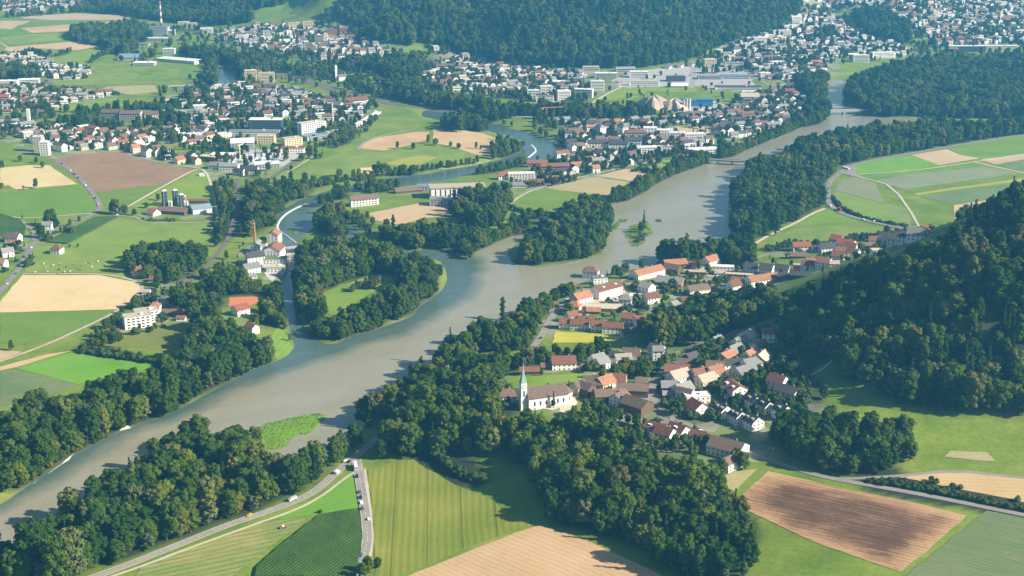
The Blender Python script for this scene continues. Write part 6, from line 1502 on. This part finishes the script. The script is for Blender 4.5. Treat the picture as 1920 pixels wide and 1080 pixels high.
# the nearest trees of each wood and the village garden trees are things; the rest of each wood is one mass
idxs = sorted(range(len(TREES)), key=lambda i: -(HK[TREES[i][5]] * TREES[i][3]) / math.sqrt(TREES[i][0] ** 2 + TREES[i][1] ** 2 + 200000))
def visible(t):
    X, Y, Z = t[0], t[1], t[2] + HK[t[5]] * t[3] * .8; u_, v_ = project(X, Y, Z)
    if not (2 < u_ < 1918 and 2 < v_ < 1078): return False
    s = np.linspace(.5, .985, 30); return bool(np.all(CAM_H + (Z - CAM_H) * s > H(X * s, Y * s) + 8))
own = set(); nb_ = 0; nbush = 0; ncon = 0
for i in idxs:
    t = TREES[i]
    if t[5] in ('broadleaf', 'willow') and nb_ < 225 and visible(t): own.add(i); nb_ += 1
    elif t[5] == 'bush' and nbush < 200 and t[7] == 'village garden trees': own.add(i); nbush += 1
    elif t[5] in ('conifer', 'poplar') and ncon < 60 and visible(t): own.add(i); ncon += 1
    if nb_ >= 225 and ncon >= 60 and nbush >= 200: break
WN = dict(broadleaf='broadleaf tree', conifer='dark pointed conifer', poplar='slim columnar poplar', bush='low leafy shrub', willow='grey-green willow')
ext = {}
for i in own:
    t = TREES[i]; u_, v_ = project(t[0], t[1], t[2]); ext.setdefault(t[7], []).append((u_, v_))
ext = {k: (np.quantile([p[0] for p in v], [.25, .5, .75]), np.quantile([p[1] for p in v], [.25, .5, .75])) for k, v in ext.items()}
HL = [(h[0].location.x, h[0].location.y, h[0]['label'], h[1]) for h in HOUSES if h[6] == 'house']
for i in own:
    x, y, z, s, rot, kd, vi, wd = TREES[i]
    u_, v_ = project(x, y, z); qx, qy = ext[wd]
    zone = ('far ', 'upper-middle ', 'lower-middle ', 'near ')[int((v_ > qy).sum())] + ('left', 'centre-left', 'centre-right', 'right')[int((u_ > qx).sum())]
    hn = HK[kd] * s; hn = 'tall' if hn > 22.5 else ('mid-height' if hn > 18.5 else 'shorter')
    if wd == 'village garden trees':
        d, hx, hl = min(((x - a) ** 2 + (y - b) ** 2, hx, l) for a, b, l, hx in HL)
        nm_ = {'bush': 'leafy shrub', 'conifer': 'conifer', 'broadleaf': 'garden tree'}.get(kd, 'tree'); side = 'left of the' if u_ < hx - 3 else ('right of the' if u_ > hx + 3 else 'near the')
        lab = f'{nm_} {side} {hl}'
        if len(lab.split()) > 16: lab = f'{nm_.split()[-1]} near the {hl}'
        if len(lab.split()) > 16: lab = f'{nm_} among the village gardens'
        tree_thing(x, y, z, s, rot, kd, vi, lab, 'garden trees and shrubs of the villages'); continue
    where = wd if wd.startswith(('wood', 'grove', 'tree', 'big', 'long')) else wd
    tree_thing(x, y, z, s, rot, kd, vi, ' '.join(f'{hn} {WN[kd]}, {zone} of the {where}'.split()[:16]), f'{WN[kd]}s, {wd}')
# geometry-nodes masses
def scatter_group():
    g = bpy.data.node_groups.new('scatter_trees', 'GeometryNodeTree')
    g.interface.new_socket('Geometry', in_out='INPUT', socket_type='NodeSocketGeometry'); g.interface.new_socket('Geometry', in_out='OUTPUT', socket_type='NodeSocketGeometry')
    gi = g.nodes.new('NodeGroupInput'); go = g.nodes.new('NodeGroupOutput')
    ci = g.nodes.new('GeometryNodeCollectionInfo'); ci.inputs['Collection'].default_value = PROTO; ci.inputs['Separate Children'].default_value = True; ci.inputs['Reset Children'].default_value = True
    ip = g.nodes.new('GeometryNodeInstanceOnPoints'); ip.inputs['Pick Instance'].default_value = True
    def attr(nm, ty):
        a = g.nodes.new('GeometryNodeInputNamedAttribute'); a.data_type = ty; a.inputs['Name'].default_value = nm; return [s for s in a.outputs if s.enabled][0]
    g.links.new(gi.outputs[0], ip.inputs['Points']); g.links.new(ci.outputs[0], ip.inputs['Instance'])
    g.links.new(attr('model', 'INT'), ip.inputs['Instance Index']); g.links.new(attr('turn', 'FLOAT_VECTOR'), ip.inputs['Rotation']); g.links.new(attr('size', 'FLOAT_VECTOR'), ip.inputs['Scale'])
    g.links.new(ip.outputs[0], go.inputs[0]); return g
SG = scatter_group()
rest = {}
for i, t in enumerate(TREES):
    if i not in own: rest.setdefault(t[7], []).append(t)
for wd, L in rest.items():
    me = bpy.data.meshes.new('trees'); me.from_pydata([(t[0], t[1], t[2]) for t in L], [], [])
    me.attributes.new('model', 'INT', 'POINT').data.foreach_set('value', np.array([KIND[t[5]][t[6]][2] for t in L], np.int32))
    me.attributes.new('turn', 'FLOAT_VECTOR', 'POINT').data.foreach_set('vector', np.array([(random.gauss(0, .03), random.gauss(0, .03), t[4]) for t in L], np.float32).ravel())
    me.attributes.new('size', 'FLOAT_VECTOR', 'POINT').data.foreach_set('vector', np.array([(t[3] * random.uniform(.9, 1.1),) * 2 + (t[3] * random.uniform(.9, 1.15),) for t in L], np.float32).ravel())
    nm = 'hedge' if 'hedge' in wd or 'shrub' in wd else ('wood' if 'wood' in wd or 'grove' in wd else 'tree_mass')
    o = obj(nm, me); md = o.modifiers.new('scatter', 'NODES'); md.node_group = SG
    tag(o, ('dense ' if nm == 'wood' else 'leafy ') + wd, 'wood' if nm == 'wood' else ('hedge' if nm == 'hedge' else 'trees'), kind='stuff')
print('TREES', len(TREES), 'HOUSES', len(HOUSES), 'OBJ', len(bpy.data.objects))
# reeds and grass on the green river island
def tufts(name, P, n, h, label, m):
    Q = hit(P[:, 0], P[:, 1]); V, F = [], []; k = 0
    while k < n:
        x, y = random.uniform(Q[:, 0].min(), Q[:, 0].max()), random.uniform(Q[:, 1].min(), Q[:, 1].max())
        if not inpoly(np.array([x]), np.array([y]), Q)[0]: continue
        k += 1; z = float(H(x, y)); a = random.uniform(0, 3.14); w = random.uniform(.3, .7); hh = h * random.uniform(.5, 1.2); c, s = math.cos(a) * w, math.sin(a) * w; j = len(V)
        V += [(x - c, y - s, z), (x + c, y + s, z), (x + c * .8 + .2, y + s * .8, z + hh), (x - c * .7, y - s * .7, z + hh)]; F.append((j, j + 1, j + 2, j + 3))
    tag(obj(name, mesh(name, V, F, m)), label, 'reeds', kind='stuff')
M_REED = leafmat('reeds', [(0, (.13, .24, .03)), (1, (.20, .30, .05))])
tufts('reeds', pts("488,797 520,790 560,781 600,775 610,779 606,790 590,804 575,816 560,813 545,824 535,838 510,842 500,838"), 3000, .6, 'bright green reeds on the low river island with bare gravel', M_REED)
tufts('reeds', pts("1170,440 1180,425 1195,420 1212,414 1222,425 1225,438 1210,446 1208,458 1195,464 1180,462"), 1500, .9, 'green reeds around the small tree island in the brown river', M_REED)
for k, P in enumerate(("1141,430 1160,415 1164,420 1155,432 1146,434", "1160,412 1180,413 1172,418 1162,417", "1228,413 1240,412 1240,417 1230,417", "537,427 550,432 562,440 556,442 540,434")):
    tufts('reeds', pts(P), 320, 1.2, ['green reeds at the foot of the wooded river tongue', 'tiny reed patch just left of the tree island', 'tiny reed patch just right of the tree island', 'narrow reed patch below the curved weir'][k], M_REED)

# ------------------------------------------------------------------ what the ground carries: leaf litter under the woods, yards in the towns
gx_, gy_ = np.array([t[0] for t in TREES]), np.array([t[1] for t in TREES])
def density(xs, ys, cell):
    nx, ny = int((GX1 - GX0) / cell), int((GY1 - GY0) / cell); D = np.zeros((ny, nx))
    i = ((np.array(xs) - GX0) / cell).astype(int); j = ((np.array(ys) - GY0) / cell).astype(int); ok = (i >= 0) & (i < nx) & (j >= 0) & (j < ny)
    np.add.at(D, (j[ok], i[ok]), 1); D2 = D.copy()
    for dx in (-1, 0, 1):
        for dy in (-1, 0, 1):
            if dx or dy: D2 += np.roll(np.roll(D, dx, 1), dy, 0)
    return D2
def lookup(D, cell, x, y):
    fx = np.clip((x - GX0) / cell - .5, 0, D.shape[1] - 1.01); fy = np.clip((y - GY0) / cell - .5, 0, D.shape[0] - 1.01); i, j = fx.astype(int), fy.astype(int); a, b = fx - i, fy - j
    return (D[j, i] * (1 - a) + D[j, i + 1] * a) * (1 - b) + (D[j + 1, i] * (1 - a) + D[j + 1, i + 1] * a) * b
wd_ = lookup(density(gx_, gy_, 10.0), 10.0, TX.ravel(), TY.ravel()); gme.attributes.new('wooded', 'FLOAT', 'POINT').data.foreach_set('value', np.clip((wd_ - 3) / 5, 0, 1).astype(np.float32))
HX = [(h[0].location.x, h[0].location.y) for h in HOUSES] + DENS
hd_ = lookup(density([p[0] for p in HX], [p[1] for p in HX], 25.0), 25.0, TX.ravel(), TY.ravel()); gme.attributes.new('built_up', 'FLOAT', 'POINT').data.foreach_set('value', np.clip((hd_ - .8) / 3.5, 0, .6).astype(np.float32))

# ------------------------------------------------------------------ air
hm = bpy.data.materials.new('haze_air'); hm.use_nodes = True; n = hm.node_tree; n.nodes.clear(); ho = n.nodes.new('ShaderNodeOutputMaterial')
pv = n.nodes.new('ShaderNodeVolumePrincipled'); pv.inputs['Density'].default_value = HAZE_DENSITY; pv.inputs['Color'].default_value = (*HAZE_COL, 1); pv.inputs['Anisotropy'].default_value = .2
n.links.new(pv.outputs[0], ho.inputs['Volume'])
me = mesh('haze', *box(-13500, 13500, -300, 11000, -4, 468), hm); tag(obj('haze', me), 'pale blue summer haze over the whole valley', 'haze', kind='stuff')
